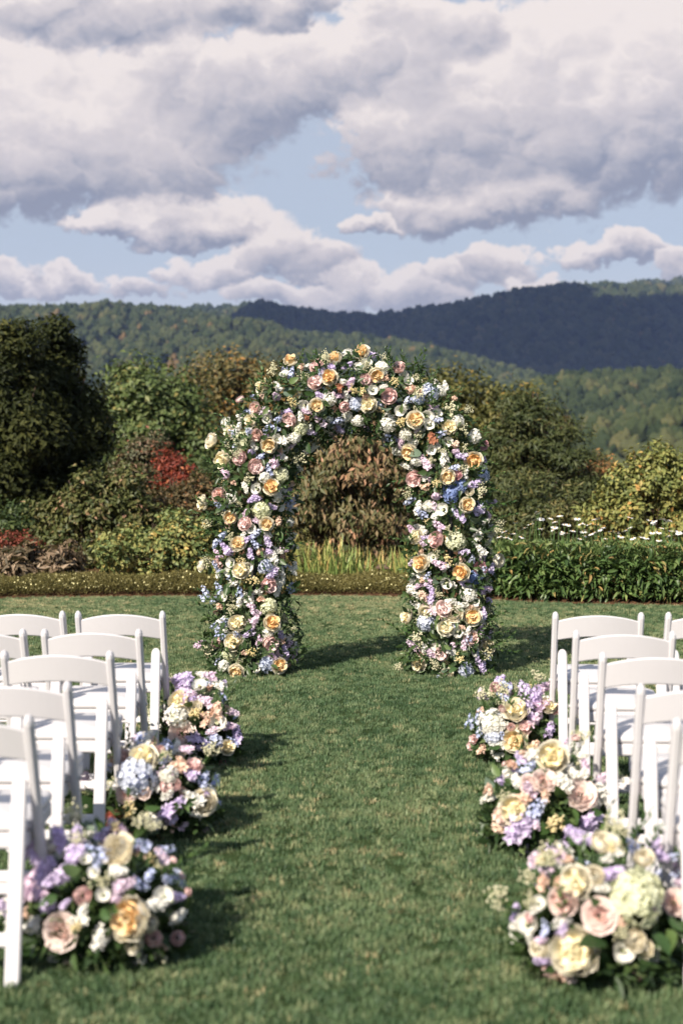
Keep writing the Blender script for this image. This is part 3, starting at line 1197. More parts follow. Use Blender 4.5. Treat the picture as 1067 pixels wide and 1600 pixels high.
kinds('J', 'rose', 1, lambda i: rose_mesh('rose', P_CREAM, P_APRICOT, 100 + i), 5)
kinds('Y', 'rose', 1, lambda i: rose_mesh('rose', P_CREAM, P_GOLD, 120 + i), 4)
kinds('P', 'rose', 1, lambda i: rose_mesh('rose', P_PINK, P_PINKIN, 140 + i), 4)
kinds('B', 'rose', 1, lambda i: rose_mesh('rose', P_BLUSH, P_BLUSHIN, 160 + i, .4), 4)
kinds('C', 'rose', 1, lambda i: rose_mesh('rose', P_CREAM, P_CREAM, 180 + i, 0, False), 3)
kinds('M', 'rose', 1, lambda i: ruffle_mesh('rose', P_MAUVE, P_PINKIN, 190 + i), 2)
kinds('K', 'carnation', 1, lambda i: ruffle_mesh('carnation', P_CORAL, P_PEACH, 195 + i), 2)
kinds('R', 'ranunculus', 1, lambda i: ruffle_mesh('ranunculus', P_BLUSH, P_BLUSHIN, 198 + i), 3)
kinds('b', 'bud', 1, lambda i: rose_mesh('bud', P_PINK, P_PINKIN, 200 + i, -.9, False), 2)
kinds('W', 'lisianthus', 1, lambda i: cup_mesh('lisianthus', P_WHITE, P_GREENISH, 210 + i), 3)
kinds('H', 'hydrangea', 1, lambda i: hydrangea_mesh('hydrangea', P_WHITE, P_GREENISH, 220 + i), 3)
kinds('G', 'hydrangea', 1, lambda i: hydrangea_mesh('hydrangea', P_GREENISH, P_GREENISH, 230 + i, 130), 3)
kinds('U', 'hydrangea', 1, lambda i: hydrangea_mesh('hydrangea', P_PALEBLUE, P_BLUE, 240 + i), 3)
kinds('D', 'hydrangea', 1, lambda i: hydrangea_mesh('hydrangea', P_DEEPBLUE, P_DEEPBLUE, 250 + i, 80), 2)
kinds('d', 'delphinium', 1, lambda i: spike_mesh('delphinium', P_BLUE, 260 + i, 15, 2.3, .48, .50, 5, True), 4)
kinds('l', 'stock_spike', 1, lambda i: spike_mesh('stock_spike', P_LAV, 270 + i), 4)
kinds('p', 'stock_spike', 1, lambda i: spike_mesh('stock_spike', P_LILACPINK, 280 + i), 4)
kinds('w', 'stock_spike', 1, lambda i: spike_mesh('stock_spike', P_WHITE, 290 + i), 4)
kinds('o', 'stock_spike', 1, lambda i: spike_mesh('stock_spike', P_PEACH, 300 + i, 14, 1.5), 3)
kinds('r', 'stock_spike', 1, lambda i: spike_mesh('stock_spike', P_RUST, 310 + i, 14, 1.4), 2)
kinds('s', 'bud_spray', 1, lambda i: spray_mesh('bud_spray', P_CREAMBIT, 320 + i), 4)
kinds('y', 'bud_spray', 1, lambda i: spray_mesh('bud_spray', P_YELLOWBIT, 330 + i, 60, .10, .75), 3)
kinds('g', 'sprig', 1, lambda i: sprig_mesh('sprig', LEAF_MID, 340 + i), 4)
kinds('e', 'leaf', 1, lambda i: bigleaf_mesh('leaf', LEAF_MID, 350 + i), 3)
kinds('v', 'leaf', 1, lambda i: bigleaf_mesh('leaf', LEAF_SILVER, 360 + i, .8), 2)
SPIKES = 'dlpwor'


def put_flower(key, parent, pos, nrm, r, spin=None, rs=R, droop=0.0):
    name, _, meshes = FL[key]
    o = link(name, rs.choice(meshes), parent)
    nrm = Vector(nrm).normalized()
    if key in SPIKES:
        # spikes lie along the surface, tips outward
        tang = Vector((rs.gauss(0, 1), rs.gauss(0, .3), rs.gauss(.35, .8)))
        tang = (tang - nrm * tang.dot(nrm) * .8 + nrm * .45).normalized()
        q = tang.to_track_quat('Z', 'Y')
        sc = r * 1.0
    else:
        q = nrm.to_track_quat('Z', 'Y')
        sc = r
    q = q @ Euler((0, 0, rs.uniform(0, 6.28))).to_quaternion()
    o.rotation_mode = 'QUATERNION'
    o.rotation_quaternion = q
    o.location = pos
    o.scale = (sc, sc, sc * rs.uniform(.94, 1.06))
    return o


def parse(txt):
    out = []
    for it in txt.split(';'):
        it = it.strip()
        if it:
            k_, rest = it.split(' ')
            x, y, r = (float(q) for q in rest.split(','))
            out.append((k_, x, y, r))
    return out


# ------------------------------------------------------------------ flower arch
ARCH_Y = 10.42
AX0 = at(550, 800, ARCH_Y).x
AR, AH, TUBE = .725, 1.33, .275          # radius of the bend, height where it starts, radius of the planting
ARCH = empty('flower_arch', (AX0, ARCH_Y, 0))
tag(ARCH, 'tall arch covered in cream, pink, lilac and blue flowers standing on the lawn', 'flower arch')


def arch_line(s):
    """centre line, s in 0..1 from the foot of one leg over the top to the other foot; returns point, tangent"""
    L1 = AH
    L2 = PI * AR
    tot = 2 * L1 + L2
    d = s * tot
    if d < L1:
        return Vector((-AR, 0, d)), Vector((0, 0, 1))
    if d < L1 + L2:
        a = PI - (d - L1) / AR
        return Vector((AR * math.cos(a), 0, AH + AR * math.sin(a))), Vector((math.sin(a), 0, -math.cos(a)))
    return Vector((AR, 0, AH - (d - L1 - L2))), Vector((0, 0, -1))


def arch_near(x, z):
    """nearest centre line point for (x, z) in arch coordinates"""
    if z < AH:
        return Vector((math.copysign(AR, x), 0, max(z, 0.02)))
    a = math.atan2(z - AH, x)
    return Vector((AR * math.cos(a), 0, AH + AR * math.sin(a)))


frame_mat = plain_mat('frame_metal', (.03, .03, .03), .45, .4)
for dy in (-.09, .09):
    b = MB()
    b.tube([tuple(arch_line(i / 48)[0] + Vector((0, dy, 0))) for i in range(49)], .012, 6)
    link('frame', b.mesh('frame', frame_mat, smooth=True), ARCH)

# greenery that fills the arch: leaves round the centre line
nl = 9000
ss = NR.rand(nl)
C = np.array([tuple(arch_line(s)[0]) for s in ss])
Tg = np.array([tuple(arch_line(s)[1]) for s in ss])
B1 = np.stack([Tg[:, 2], 0 * ss, -Tg[:, 0]], -1)        # in-plane normal
B2 = np.tile([0, 1.0, 0], (nl, 1))
ang = NR.rand(nl) * 2 * PI
bulge = 1 + .30 * (fbm(ss * 30 + 3, ang * 1.2 + 4, 3) - .5) * 2 + .20 * np.clip(.10 - np.minimum(ss, 1 - ss), 0, .1) / .1
rad = TUBE * (.45 + .62 * NR.rand(nl) ** .6) * bulge
out = B1 * np.cos(ang)[:, None] + B2 * np.sin(ang)[:, None]
P = C + out * rad[:, None]
P[:, 2] = np.maximum(P[:, 2], .03)
A = out * .7 + Tg * NR.normal(0, .6, nl)[:, None] + rand_dirs(nl) * .7 + np.array([0, 0, -.1])
ln = NR.uniform(.035, .085, nl)
Va, Fa, Ta = leaf_arrays(P, A, out + rand_dirs(nl) * .5, ln, ln * NR.uniform(.32, .6, nl), np.clip(NR.normal(.45, .25, nl), 0, 1), .15, .15, False)
fo = link('foliage', mesh_np('foliage', Va, Fa, LEAF_DARK, Ta), ARCH)
fo['kind'] = 'stuff'

CROPS = {1: (290, 520, 3.952), 2: (540, 520, 3.952), 3: (290, 780, 3.952), 4: (600, 780, 3.952), 5: (0, 930, 2.6675), 6: (0, 1250, 2.6675), 7: (700, 930, 2.907), 8: (700, 1250, 2.907)}
ARCH_FLOWERS = {
    1: "J 647,170,40;P 810,203,42;J 922,157,43;P 800,305,43;J 887,272,46;Y 483,332,50;b 335,410,30;B 428,462,34;W 730,448,32;J 810,448,43;H 885,410,46;P 642,537,43;b 980,457,34;G 702,590,54;Y 403,540,40;W 503,527,30;w 345,520,34;H 262,560,44;Y 278,610,42;C 155,665,46;G 355,665,62;B 440,632,36;J 515,690,48;w 615,670,36;Y 228,787,52;P 335,770,42;P 437,825,44;d 460,765,24;d 515,840,32;p 560,780,40;G 590,880,52;J 528,952,48;W 435,962,32;l 415,1025,34;B 207,1000,42;Y 108,1050,46;p 250,880,38;d 655,1040,42;p 555,390,34;o 478,395,26;p 495,490,30;d 500,590,30;r 945,335,34;p 1020,310,34;U 1055,440,44;p 825,540,32;p 920,620,30;d 935,545,32;r 745,525,24;d 655,240,30;s 545,260,60;o 300,930,20;d 570,530,26;s 690,760,60;y 665,430,44;y 1040,350,44;s 390,890,50;d 310,690,24;w 370,960,28;d 420,395,22;e 640,310,36;e 690,360,36;v 610,340,36;v 300,740,34;e 730,370,30;w 610,770,26",
    2: "J 100,118,44;J 190,260,44;H 225,215,46;P 328,213,38;P 130,287,36;P 268,390,44;Y 140,442,47;U 515,370,56;U 445,410,38;d 380,420,28;o 405,345,32;W 335,480,30;J 430,535,50;W 505,517,34;H 262,560,60;Y 640,585,44;H 797,640,46;M 848,690,30;r 530,650,38;o 675,690,28;J 392,737,46;d 240,665,30;p 490,800,40;w 610,770,42;l 713,760,34;J 790,788,50;P 423,903,47;J 630,890,44;C 618,845,26;M 685,875,30;o 490,955,32;D 650,990,56;D 700,945,48;l 800,935,36;U 845,890,44;C 765,980,26;J 750,1062,44;p 550,1010,36;d 390,1040,32;w 450,1075,36;W 595,1090,36;l 790,1090,30;d 840,1075,30;p 440,600,22;y 300,300,46;y 340,555,50;s 640,480,70;s 720,600,55;y 560,930,44;s 600,740,44;o 120,390,30;U 75,440,40;d 600,620,28;l 855,780,20;s 730,490,44;y 90,350,40;s 540,790,40",
    3: "J 275,110,40;P 365,150,40;J 500,153,40;o 570,135,30;W 403,180,28;w 645,145,30;G 470,70,60;d 440,210,34;d 425,275,30;d 230,220,30;d 180,280,26;J 325,278,46;l 260,330,42;w 650,235,34;w 675,295,24;w 570,320,30;w 550,355,26;C 95,410,36;v 143,470,30;Y 340,440,48;W 385,420,28;b 212,408,22;l 530,465,38;P 515,533,45;d 120,570,34;d 200,545,30;d 100,610,22;d 285,480,30;U 490,415,46;o 208,655,26;w 335,625,30;o 460,620,26;G 515,660,54;Y 318,768,50;p 430,750,36;J 535,765,50;l 390,830,34;Y 295,880,54;P 195,885,34;P 525,890,47;p 90,900,38;p 450,880,26;y 415,955,46;U 500,1020,50;J 580,1030,44;J 312,1065,44;o 130,970,20;d 200,1000,28;l 610,930,26;p 635,980,22;G 270,960,40;p 400,660,24;s 290,690,56;s 170,150,56;y 430,500,50;l 505,255,30;w 360,215,20;s 640,800,40;p 345,1100,20;o 600,880,24;l 235,290,26;e 385,1030,34;e 150,930,36",
    4: "p 335,165,38;l 470,110,38;l 590,80,38;P 320,250,47;G 435,260,66;Y 200,232,44;w 590,215,38;w 595,310,36;l 490,325,28;J 228,395,50;p 335,400,36;J 478,450,50;M 597,430,40;D 550,490,42;d 545,370,26;C 705,380,42;W 385,520,34;H 525,585,56;p 635,560,34;o 240,590,40;l 295,600,32;p 275,670,36;Y 262,690,44;P 370,675,47;C 430,705,50;J 545,725,52;Y 142,727,44;U 265,765,60;Y 380,795,48;W 455,820,32;o 478,790,22;B 540,860,44;p 650,845,30;p 600,845,24;Y 632,915,50;p 190,910,38;p 280,945,30;P 355,957,39;Y 213,1020,42;U 505,1060,50;C 388,1095,38;l 590,1000,36;d 330,1100,22;s 320,1030,50;w 605,750,26;y 400,370,44;y 470,960,46;s 360,580,50;s 120,1060,44;o 570,670,24;s 340,330,36;d 620,40,26;p 640,90,20;e 265,870,34;e 340,860,34;v 325,500,34;e 670,1050,40;e 655,985,32;e 190,130,30;v 350,1060,30;e 445,1040,30;p 700,380,2",
}
placed = []
for ck, txt in ARCH_FLOWERS.items():
    ox, oy, sc = CROPS[ck]
    for key, cx, cy, r in parse(txt):
        px, py = ox + cx / sc, oy + cy / sc
        w0 = at(px, py, ARCH_Y)
        loc = w0 - Vector((AX0, ARCH_Y, 0))
        cn = arch_near(loc.x, loc.z)
        dist = math.hypot(loc.x - cn.x, loc.z - cn.z)
        off = math.sqrt(max(.0, (TUBE * 1.06) ** 2 - min(dist, TUBE) ** 2))
        if dist > TUBE:
            off = max(-.02, .03 - (dist - TUBE) * .1)
        if key in 'Jey': off += .025
        if key in 'HGUDs': off -= .03
        p = at(px, py, ARCH_Y - off) - Vector((AX0, ARCH_Y, 0))
        rad_ = max(r, 6) / sc / ppm(ARCH_Y - off) * (1.12 if key in 'JYPBC' else 1.05)
        nrm = Vector(((p.x - cn.x) * 1.1, -off - .22, (p.z - cn.z) * .9 + .05)) + Vector((R.gauss(-.04, .14), 0, R.gauss(-.01, .13)))
        if key in 'ev':
            nrm = Vector((R.gauss(0, 1), -.5, R.gauss(0, .6)))
            rad_ *= 2.0
        if p.z < rad_ * .8 and key not in SPIKES:
            p.z = max(p.z, rad_ * .6)
        put_flower(key, ARCH, p, nrm, rad_)
        placed.append((px, py, r / sc))

# small fillers between the listed heads, over the front and the sides
for i in range(2000):
    s = R.random()
    c, tg_ = arch_line(s)
    a = R.uniform(-PI * .5, PI * .5)
    b1 = Vector((tg_.z, 0, -tg_.x))
    o_ = b1 * math.sin(a) + Vector((0, -1, 0)) * math.cos(a)
    p = c + o_ * TUBE * R.uniform(.9, 1.12)
    if p.z < .06:
        continue
    wp = p + Vector((AX0, ARCH_Y, 0))
    cc = CAM_M.transposed() @ (wp - Vector((0, 0, CAM_Z)))
    px, py = 533.5 + F * cc.x / -cc.z, 800 - F * cc.y / -cc.z
    key = R.choice('sssyHsdlpwwHWpwoWgggeev')
    r = {'s': 12, 'y': 9, 'H': 10, 'W': 7.5, 'd': 7.5, 'l': 7.5, 'p': 7.5, 'w': 7.5, 'o': 6.5, 'g': 22, 'e': 13, 'v': 13}[key]
    if any((px - q[0]) ** 2 + (py - q[1]) ** 2 < (q[2] * .80 + r * .50) ** 2 for q in placed):
        continue
    placed.append((px, py, r * .75))
    if key in 'gev':
        nrm = o_ * .8 + Vector((R.gauss(0, .6), R.gauss(0, .3), R.gauss(0, .6)))
    else:
        nrm = o_ + Vector((0, -.2, .1))
    put_flower(key, ARCH, p - (o_ * .05 if key in 'sy' else Vector()), nrm, r / ppm(10.2) * (1.6 if key in 'ev' else 1))

# loose stems that break the outline
for i in range(150):
    s_ = R.random()
    c, tg_ = arch_line(s_)
    b1 = Vector((tg_.z, 0, -tg_.x))
    a = R.uniform(-1.25, 1.25) + (PI if R.random() < .72 else 0)
    o_ = b1 * math.cos(a) + Vector((0, -1, 0)) * abs(math.sin(a))
    if c.z < AH + .1:
        o_ = Vector((math.copysign(1, c.x) * (1 if R.random() < .6 else -1) * abs(math.cos(a)), -abs(math.sin(a)), 0))
    p = c + o_ * TUBE * .80
    d_ = o_ + Vector((R.gauss(0, .35), R.gauss(-.1, .3), R.gauss(.25, .4)))
    if p.z < .1:
        continue
    key = R.choice('ggggggggsd')
    ln_ = R.uniform(.14, .24) if key == 'g' else (R.uniform(.06, .09) if key in 'sy' else R.uniform(.035, .05))
    o = link(FL[key][0], R.choice(FL[key][2]), ARCH)
    o.rotation_mode = 'QUATERNION'
    o.rotation_quaternion = d_.to_track_quat('Z', 'Y') @ Euler((0, 0, R.uniform(0, 6.28))).to_quaternion()
    o.location = p if key == 'g' else c + o_ * TUBE * 1.08
    o.scale = (ln_,) * 3

# sprigs that break the outline
for (ck, x, y, tx, ty, sz) in ((2, 255, 190, 265, 80, 1), (2, 300, 200, 255, 80, .9), (2, 400, 260, 440, 90, 1.2), (2, 370, 230, 380, 110, 1), (2, 200, 200, 195, 100, .8), (2, 440, 290, 505, 240, .8), (2, 600, 400, 660, 330, .8), (2, 640, 400, 700, 350, .8), (2, 650, 480, 760, 490, .9),
                               (2, 880, 960, 990, 970, .9), (2, 860, 790, 940, 800, .7), (1, 150, 860, 80, 855, .8), (1, 450, 310, 370, 285, .8), (1, 700, 180, 745, 95, .9), (1, 720, 190, 690, 150, .8),
                               (2, 840, 1050, 1020, 1090, 1.0), (2, 770, 560, 830, 530, .7), (4, 160, 860, 20, 740, 1.1), (4, 620, 760, 710, 720, .8), (4, 690, 900, 820, 860, 1), (4, 700, 930, 830, 950, .9), (4, 170, 260, 50, 250, .9), (4, 220, 300, 120, 320, .8),
                               (4, 200, 1000, 80, 1010, .8), (3, 640, 930, 760, 895, .9), (3, 170, 200, 60, 230, .8), (3, 150, 350, 60, 320, .7), (3, 150, 960, 60, 1000, .7), (2, 60, 560, 40, 640, .8), (2, 120, 570, 130, 660, .8), (2, 160, 560, 190, 640, .8), (1, 930, 600, 890, 650, .6), (1, 600, 1000, 680, 960, .8),
                               (3, 640, 540, 700, 570, .8), (3, 600, 570, 650, 680, 1), (3, 560, 600, 590, 690, .9), (3, 610, 680, 660, 740, .8), (3, 600, 1050, 680, 1100, .8), (4, 210, 480, 230, 560, .7), (1, 660, 640, 740, 620, .8), (1, 690, 700, 740, 760, .7), (4, 690, 130, 790, 60, 1), (4, 600, 1080, 690, 1050, .6), (2, 520, 330, 560, 280, .7), (1, 200, 640, 180, 600, .6)):
    ox, oy, sc = CROPS[ck]
    yy = ARCH_Y - .10 - R.random() * .12
    a_ = at(ox + x / sc, oy + y / sc, yy)
    b_ = at(ox + tx / sc, oy + ty / sc, yy - R.uniform(-.05, .08))
    d_ = b_ - a_
    o = link('sprig', R.choice(FL['g'][2]), ARCH)
    o.rotation_mode = 'QUATERNION'
    o.rotation_quaternion = d_.to_track_quat('Z', 'Y') @ Euler((0, 0, R.uniform(0, 6.28))).to_quaternion()
    L_ = d_.length * 1.08
    o.location = a_ - Vector((AX0, ARCH_Y, 0)) - d_ * .05
    wd = max(L_, .16 * sz)
    o.scale = (wd, wd, L_)

# ------------------------------------------------------------------ aisle arrangements
ARR = [
    # name label, base pixel x, base Y, rx, ry, rz, height of the centre, list of crops
    ('low mound of lilac, peach and blush flowers by the front row chair, cypress side', 306, 7.28, .235, .20, .44,
     {5: "l 775,375,34;l 760,345,26;W 830,373,24;Y 752,445,46;H 740,500,50;p 790,410,26;R 757,575,46;C 812,465,30;p 850,440,26;o 860,525,24;W 905,530,32;o 900,480,32;p 975,490,20;p 955,545,24;d 900,600,32;d 965,610,24;l 840,620,40;W 785,655,34;Y 948,635,30;b 933,700,20;w 650,545,34;l 985,575,26;e 825,540,40;e 690,490,40;e 950,665,26;o 850,500,20;w 660,590,26;y 810,500,40;s 700,640,40;p 880,570,20;w 640,600,24;e 690,600,44;e 680,530,40;g 700,470,60;e 800,470,34;g 950,470,60;d 870,620,24;l 790,440,20"}),
    ('low mound with a pale blue hydrangea and cream tulip rose beside the aisle, cypress side', 238, 5.92, .285, .24, .40,
     {5: "Y 597,683,58;U 565,755,78;b 665,648,22;B 510,680,34;d 590,600,34;o 738,715,34;P 808,712,30;b 725,790,28;l 790,750,24;d 850,775,36;R 530,825,36;R 600,825,24;C 568,822,20;l 725,890,42;w 800,850,36;C 852,865,50;K 500,955,56;w 625,940,40;o 715,965,28;p 345,770,34;y 550,890,46;H 700,750,38;p 700,740,26;o 750,690,22;d 900,770,22;w 880,810,20;s 690,680,40;y 540,920,36;e 460,790,50;e 480,850,50;e 410,900,60;e 400,830,40;p 350,800,26;s 460,800,40;g 640,610,70;e 700,920,44;e 610,880,40;p 770,960,18;l 860,830,18;w 700,830,24;e 360,850,50;e 440,870,44;b 690,800,24;d 690,690,20;w 560,640,20;e 650,730,34;p 855,990,16"}),
    ('low mound of purple sweet peas with one big orange hearted rose, near the photo corner', 152, 4.44, .285, .25, .40,
     {6: "l 115,190,38;l 165,250,46;l 235,325,38;p 130,340,48;l 200,430,36;l 245,155,38;l 320,140,32;l 320,235,32;C 490,205,62;d 400,220,40;b 345,400,36;C 210,190,30;p 525,355,40;d 620,330,26;d 690,330,22;W 680,405,34;J 545,490,80;R 250,550,62;w 145,525,52;w 420,580,52;w 320,505,32;R 318,685,54;b 740,578,28;b 640,578,32;w 25,450,36;w 40,530,36;w 545,685,34;l 275,430,18;s 630,660,60;e 120,650,80;e 160,630,70;e 190,690,60;e 340,290,60;e 240,400,44;w 640,440,40;C 620,520,36;C 550,600,40;s 430,330,60;p 100,380,34;W 390,300,22;W 430,395,26;w 580,640,28;d 400,270,26;l 175,300,34;p 170,390,30;g 370,170,80;s 340,170,50;e 560,680,50;e 480,660,40;w 500,300,34;C 510,560,30;W 355,245,22;y 320,520,40;e 490,620,40;w 350,450,24;p 480,400,24;g 560,240,90;o 680,610,20;e 420,460,40;W 225,645,26;e 400,640,50"}),
    ('low mound of lilac stock and a golden rose by the front row chair, daisy side', 812, 7.36, .250, .21, .42,
     {7: "b 213,418,24;p 440,420,36;l 400,460,36;l 345,420,22;Y 310,525,52;l 350,500,24;Y 455,500,36;P 480,517,26;H 200,580,56;d 140,545,26;p 400,560,36;P 350,600,30;J 303,662,52;o 380,690,36;l 460,615,28;b 285,600,18;P 115,655,20;P 102,685,18;U 205,640,36;w 215,720,26;o 155,700,24;b 250,515,20;w 220,680,26;o 400,680,24;C 330,620,34;e 410,625,46;p 340,480,18;w 460,480,24;s 270,440,50;g 230,440,70;e 240,680,40;e 280,740,46;e 320,740,40;p 430,500,30;l 370,540,24;w 520,510,24;d 250,640,20;g 470,660,70;e 490,620,50;e 480,560,44;p 370,590,18;w 240,600,30;p 260,460,16;s 260,490,30;w 525,590,22"}),
    ('low mound of blush ranunculus, peach and lavender blooms beside the aisle, daisy side', 858, 5.72, .275, .24, .41,
     {7: "Y 472,735,64;d 365,790,34;R 437,840,48;w 525,845,42;R 607,905,62;p 365,880,36;R 365,860,36;o 440,905,30;p 710,825,32;w 700,900,48;Y 300,975,62;o 245,985,40;l 330,1040,46;d 420,960,30;y 490,1040,46;l 640,1030,40;b 580,648,18;o 345,920,36;w 310,850,30;d 390,960,30;e 540,920,60;e 490,990,60;e 560,970,50;p 620,770,24;w 610,730,24;g 570,700,80;s 760,840,50;g 640,800,60;w 660,930,34;w 740,880,30;B 250,1000,40;e 480,800,40;w 590,820,30;e 700,1010,50;s 260,930,40;e 640,980,40",
      8: "l 320,120,50;l 500,215,44;l 640,100,40;W 480,270,28;l 345,225,26;y 470,110,50;o 230,130,30;l 550,150,24;w 500,265,20;y 500,130,40;d 400,60,30;e 420,160,50;e 450,180,50;e 370,180,50;e 720,110,60;e 700,150,50;p 400,110,20;g 600,230,90;l 620,150,28;e 560,220,40"}),
    ('low mound with a big pale green hydrangea and golden roses, near the photo corner', 946, 4.33, .285, .26, .42,
     {8: "C 700,195,48;W 735,190,34;C 890,265,42;l 960,250,34;Y 580,375,68;C 660,350,46;G 850,440,114;R 685,525,66;B 520,465,60;o 430,370,36;o 500,385,32;R 1035,465,54;o 545,270,24;C 415,680,40;l 435,725,36;Y 575,690,100;o 545,790,40;B 560,780,40;b 445,790,34;C 850,640,46;C 890,680,40;b 865,785,36;l 750,330,40;d 440,580,28;W 355,560,40;b 368,535,24;w 510,560,36;B 545,835,28;l 520,590,28;w 400,500,24;e 990,590,80;e 930,600,70;e 1010,650,80;e 940,770,70;e 720,650,90;e 740,730,80;e 700,800,80;e 770,800,60;W 800,690,40;W 920,710,30;s 780,600,50;w 690,400,30;e 640,440,60;B 480,800,34;w 370,630,24;p 430,640,20;o 780,560,30;W 410,470,28;s 380,460,50;g 560,230,90;g 600,210,90;w 770,240,24;y 760,230,40;e 1000,780,60;e 880,860,60;e 1040,560,70;e 1050,700,70;l 940,200,26;d 1010,260,24;p 1050,380,26;e 1000,520,60;e 960,680,70;w 720,270,24"}),
]
foam_mat = plain_mat('foam_green', (.03, .06, .025), .9, .05)
for (lab, bx, BY, rx, ry, rz, crops_) in ARR:
    base = at(bx, 900, BY)
    bc = Vector((base.x, BY, 0))
    root = empty('flower_arrangement', bc)
    tag(root, lab, 'flower arrangement', 'flower mounds along the aisle')
    b = MB()
    b.bar([(0, 0, .005), (0, 0, .12)], (1, 0, 0), rx * 1.1, ry * 1.0, .03)
    link('tray', b.mesh('tray', foam_mat), root)
    cz = .10
    n = 1900
    d3 = rand_dirs(n)
    d3[:, 2] = np.abs(d3[:, 2]) * 1.0 - .25
    q = NR.rand(n) ** .45
    P = d3 * q[:, None] * np.array([rx * .92, ry * .92, (rz - cz) * .82]) + np.array([0, 0, cz])
    P[:, 2] = np.maximum(P[:, 2], .015)
    A = d3 + rand_dirs(n) * .8
    A[:, 2] += .1
    A[:, 2] = np.where(P[:, 2] < .05, np.abs(A[:, 2]) * .3, A[:, 2])
    ln = NR.uniform(.04, .085, n)
    Va, Fa, Ta = leaf_arrays(P, A, d3 + rand_dirs(n) * .5, ln, ln * NR.uniform(.3, .58, n), np.clip(NR.normal(.5, .25, n), 0, 1), .15, .12, False)
    fo = link('foliage', mesh_np('foliage', Va, Fa, LEAF_DARK, Ta), root)
    fo['kind'] = 'stuff'
    pl = []
    for ck, txt in crops_.items():
        ox, oy, sc = CROPS[ck]
        for key, cx, cy, r in parse(txt):
            px, py = ox + cx / sc, oy + cy / sc
            w0 = at(px, py, BY) - bc
            qx, qz = w0.x / rx, (w0.z - cz) / (rz - cz if w0.z > cz else .16)
            off = ry * math.sqrt(max(.02, 1 - min(1, qx * qx + qz * qz))) * 1.0
            p = at(px, py, BY - off) - bc
            rad_ = r / sc / ppm(BY - off) * (1.3 if key == 'l' else 1.14)
            p.z = max(p.z, rad_ * (.5 if key in SPIKES + 'evg' else .75))
            nrm = Vector((p.x / rx ** 2 * .05, -off / ry ** 2 * .05 - .22, (p.z - cz) / .09 * .06 + .12)) + Vector((R.gauss(-.03, .1), 0, R.gauss(0, .1)))
            if key in 'ev':
                nrm = Vector((p.x / rx + R.gauss(0, .7), -.6, R.gauss(.1, .6)))
                rad_ *= 1.7
            if key == 'g':
                nrm = Vector((p.x / rx * .6 + R.gauss(0, .2), -.1, 1))
                p.z -= rad_ * .5
            if key == 's':
                p.z -= rad_ * .3
                nrm = nrm + Vector((0, 0, .3))
            put_flower(key, root, p, nrm, rad_)
            pl.append((px, py, r / sc))
    # loose stems that reach out of the mound
    for i in range(18):
        a = R.uniform(0, 2 * PI)
        e = R.uniform(.15, 1.35)
        dv = Vector((math.cos(a) * math.cos(e), math.sin(a) * math.cos(e), math.sin(e)))
        key = R.choice('gggspdlwb')
        ln_ = {'g': R.uniform(.12, .19), 's': .06, 'b': .014}.get(key, R.uniform(.022, .032))
        p = Vector((dv.x * rx, dv.y * ry, cz + dv.z * (rz - cz))) * (.85 if key == 'g' else R.uniform(1.0, 1.10))
        o = put_flower(key, root, p, dv + Vector((R.gauss(0, .3), R.gauss(0, .3), .2)), ln_)
        if key != 'g':
            b = MB()
            b.tube([tuple(dv * .1 + Vector((0, 0, cz))), tuple((p + Vector((0, 0, cz))) * .5), tuple(p)], [.003, .003, .002], 4)
            link('flower_stem', b.mesh('flower_stem', STEM), root)
    # fillers on the upper surface
    for i in range(170):
        a = R.uniform(0, 2 * PI)
        e = R.uniform(.0, 1.4)
        dv = Vector((math.cos(a) * math.cos(e), math.sin(a) * math.cos(e), math.sin(e)))
        p = Vector((dv.x * rx, dv.y * ry, cz + dv.z * (rz - cz))) * .96
        wp = p + bc
        cc = CAM_M.transposed() @ (wp - Vector((0, 0, CAM_Z)))
        px, py = 533.5 + F * cc.x / -cc.z, 800 - F * cc.y / -cc.z
        key = R.choice('ssywpwoldogeeveg')
        r = {'s': .045, 'y': .036, 'd': .026, 'l': .026, 'p': .026, 'w': .026, 'o': .026, 'g': .10, 'e': .04, 'v': .036}[key]
        rp = r * ppm(BY)
        if dv.y < .35 and any((px - q_[0]) ** 2 + (py - q_[1]) ** 2 < (q_[2] * .9 + rp * .6) ** 2 for q_ in pl):
            continue
        pl.append((px, py, rp * .8))
        nrm = dv + Vector((R.gauss(0, .3), R.gauss(0, .3), .2))
        if key in 'sg':
            p = p - nrm.normalized() * r * .6
        put_flower(key, root, p, nrm, r * (1.6 if key in 'ev' else 1))

# ------------------------------------------------------------------ garden plants and trees
bark = plain_mat('bark', (.07, .05, .035), .9, .1, .35, 14)
LM = {}


def ramp_mat(key, stops, trans=.22, rough=.5, spec=.25):
    LM[key] = leaf_mat('leaves_' + key, stops, trans, rough, spec)


ramp_mat('cypress', [(0, (.007, .011, .004)), (.4, (.026, .032, .010)), (.7, (.062, .066, .020)), (1, (.11, .10, .034))], .1, .6, .1)
ramp_mat('green_tree', [(0, (.032, .050, .016)), (.5, (.088, .125, .040)), (.85, (.15, .18, .060)), (1, (.23, .20, .065))])
ramp_mat('autumn_tree', [(0, (.055, .062, .024)), (.4, (.125, .112, .045)), (.75, (.20, .145, .055)), (1, (.34, .18, .055))])
ramp_mat('olive_tree', [(0, (.040, .048, .014)), (.5, (.115, .115, .035)), (.85, (.19, .165, .05)), (1, (.30, .19, .05))])
ramp_mat('pine', [(0, (.018, .028, .010)), (.5, (.055, .070, .024)), (.85, (.105, .112, .038)), (1, (.16, .135, .05))], .12)
ramp_mat('red', [(0, (.06, .018, .012)), (.5, (.19, .036, .022)), (.85, (.33, .065, .034)), (1, (.42, .15, .06))])
ramp_mat('smoke', [(0, (.055, .065, .034)), (.5, (.105, .105, .055)), (.8, (.17, .10, .06)), (1, (.24, .09, .055))])
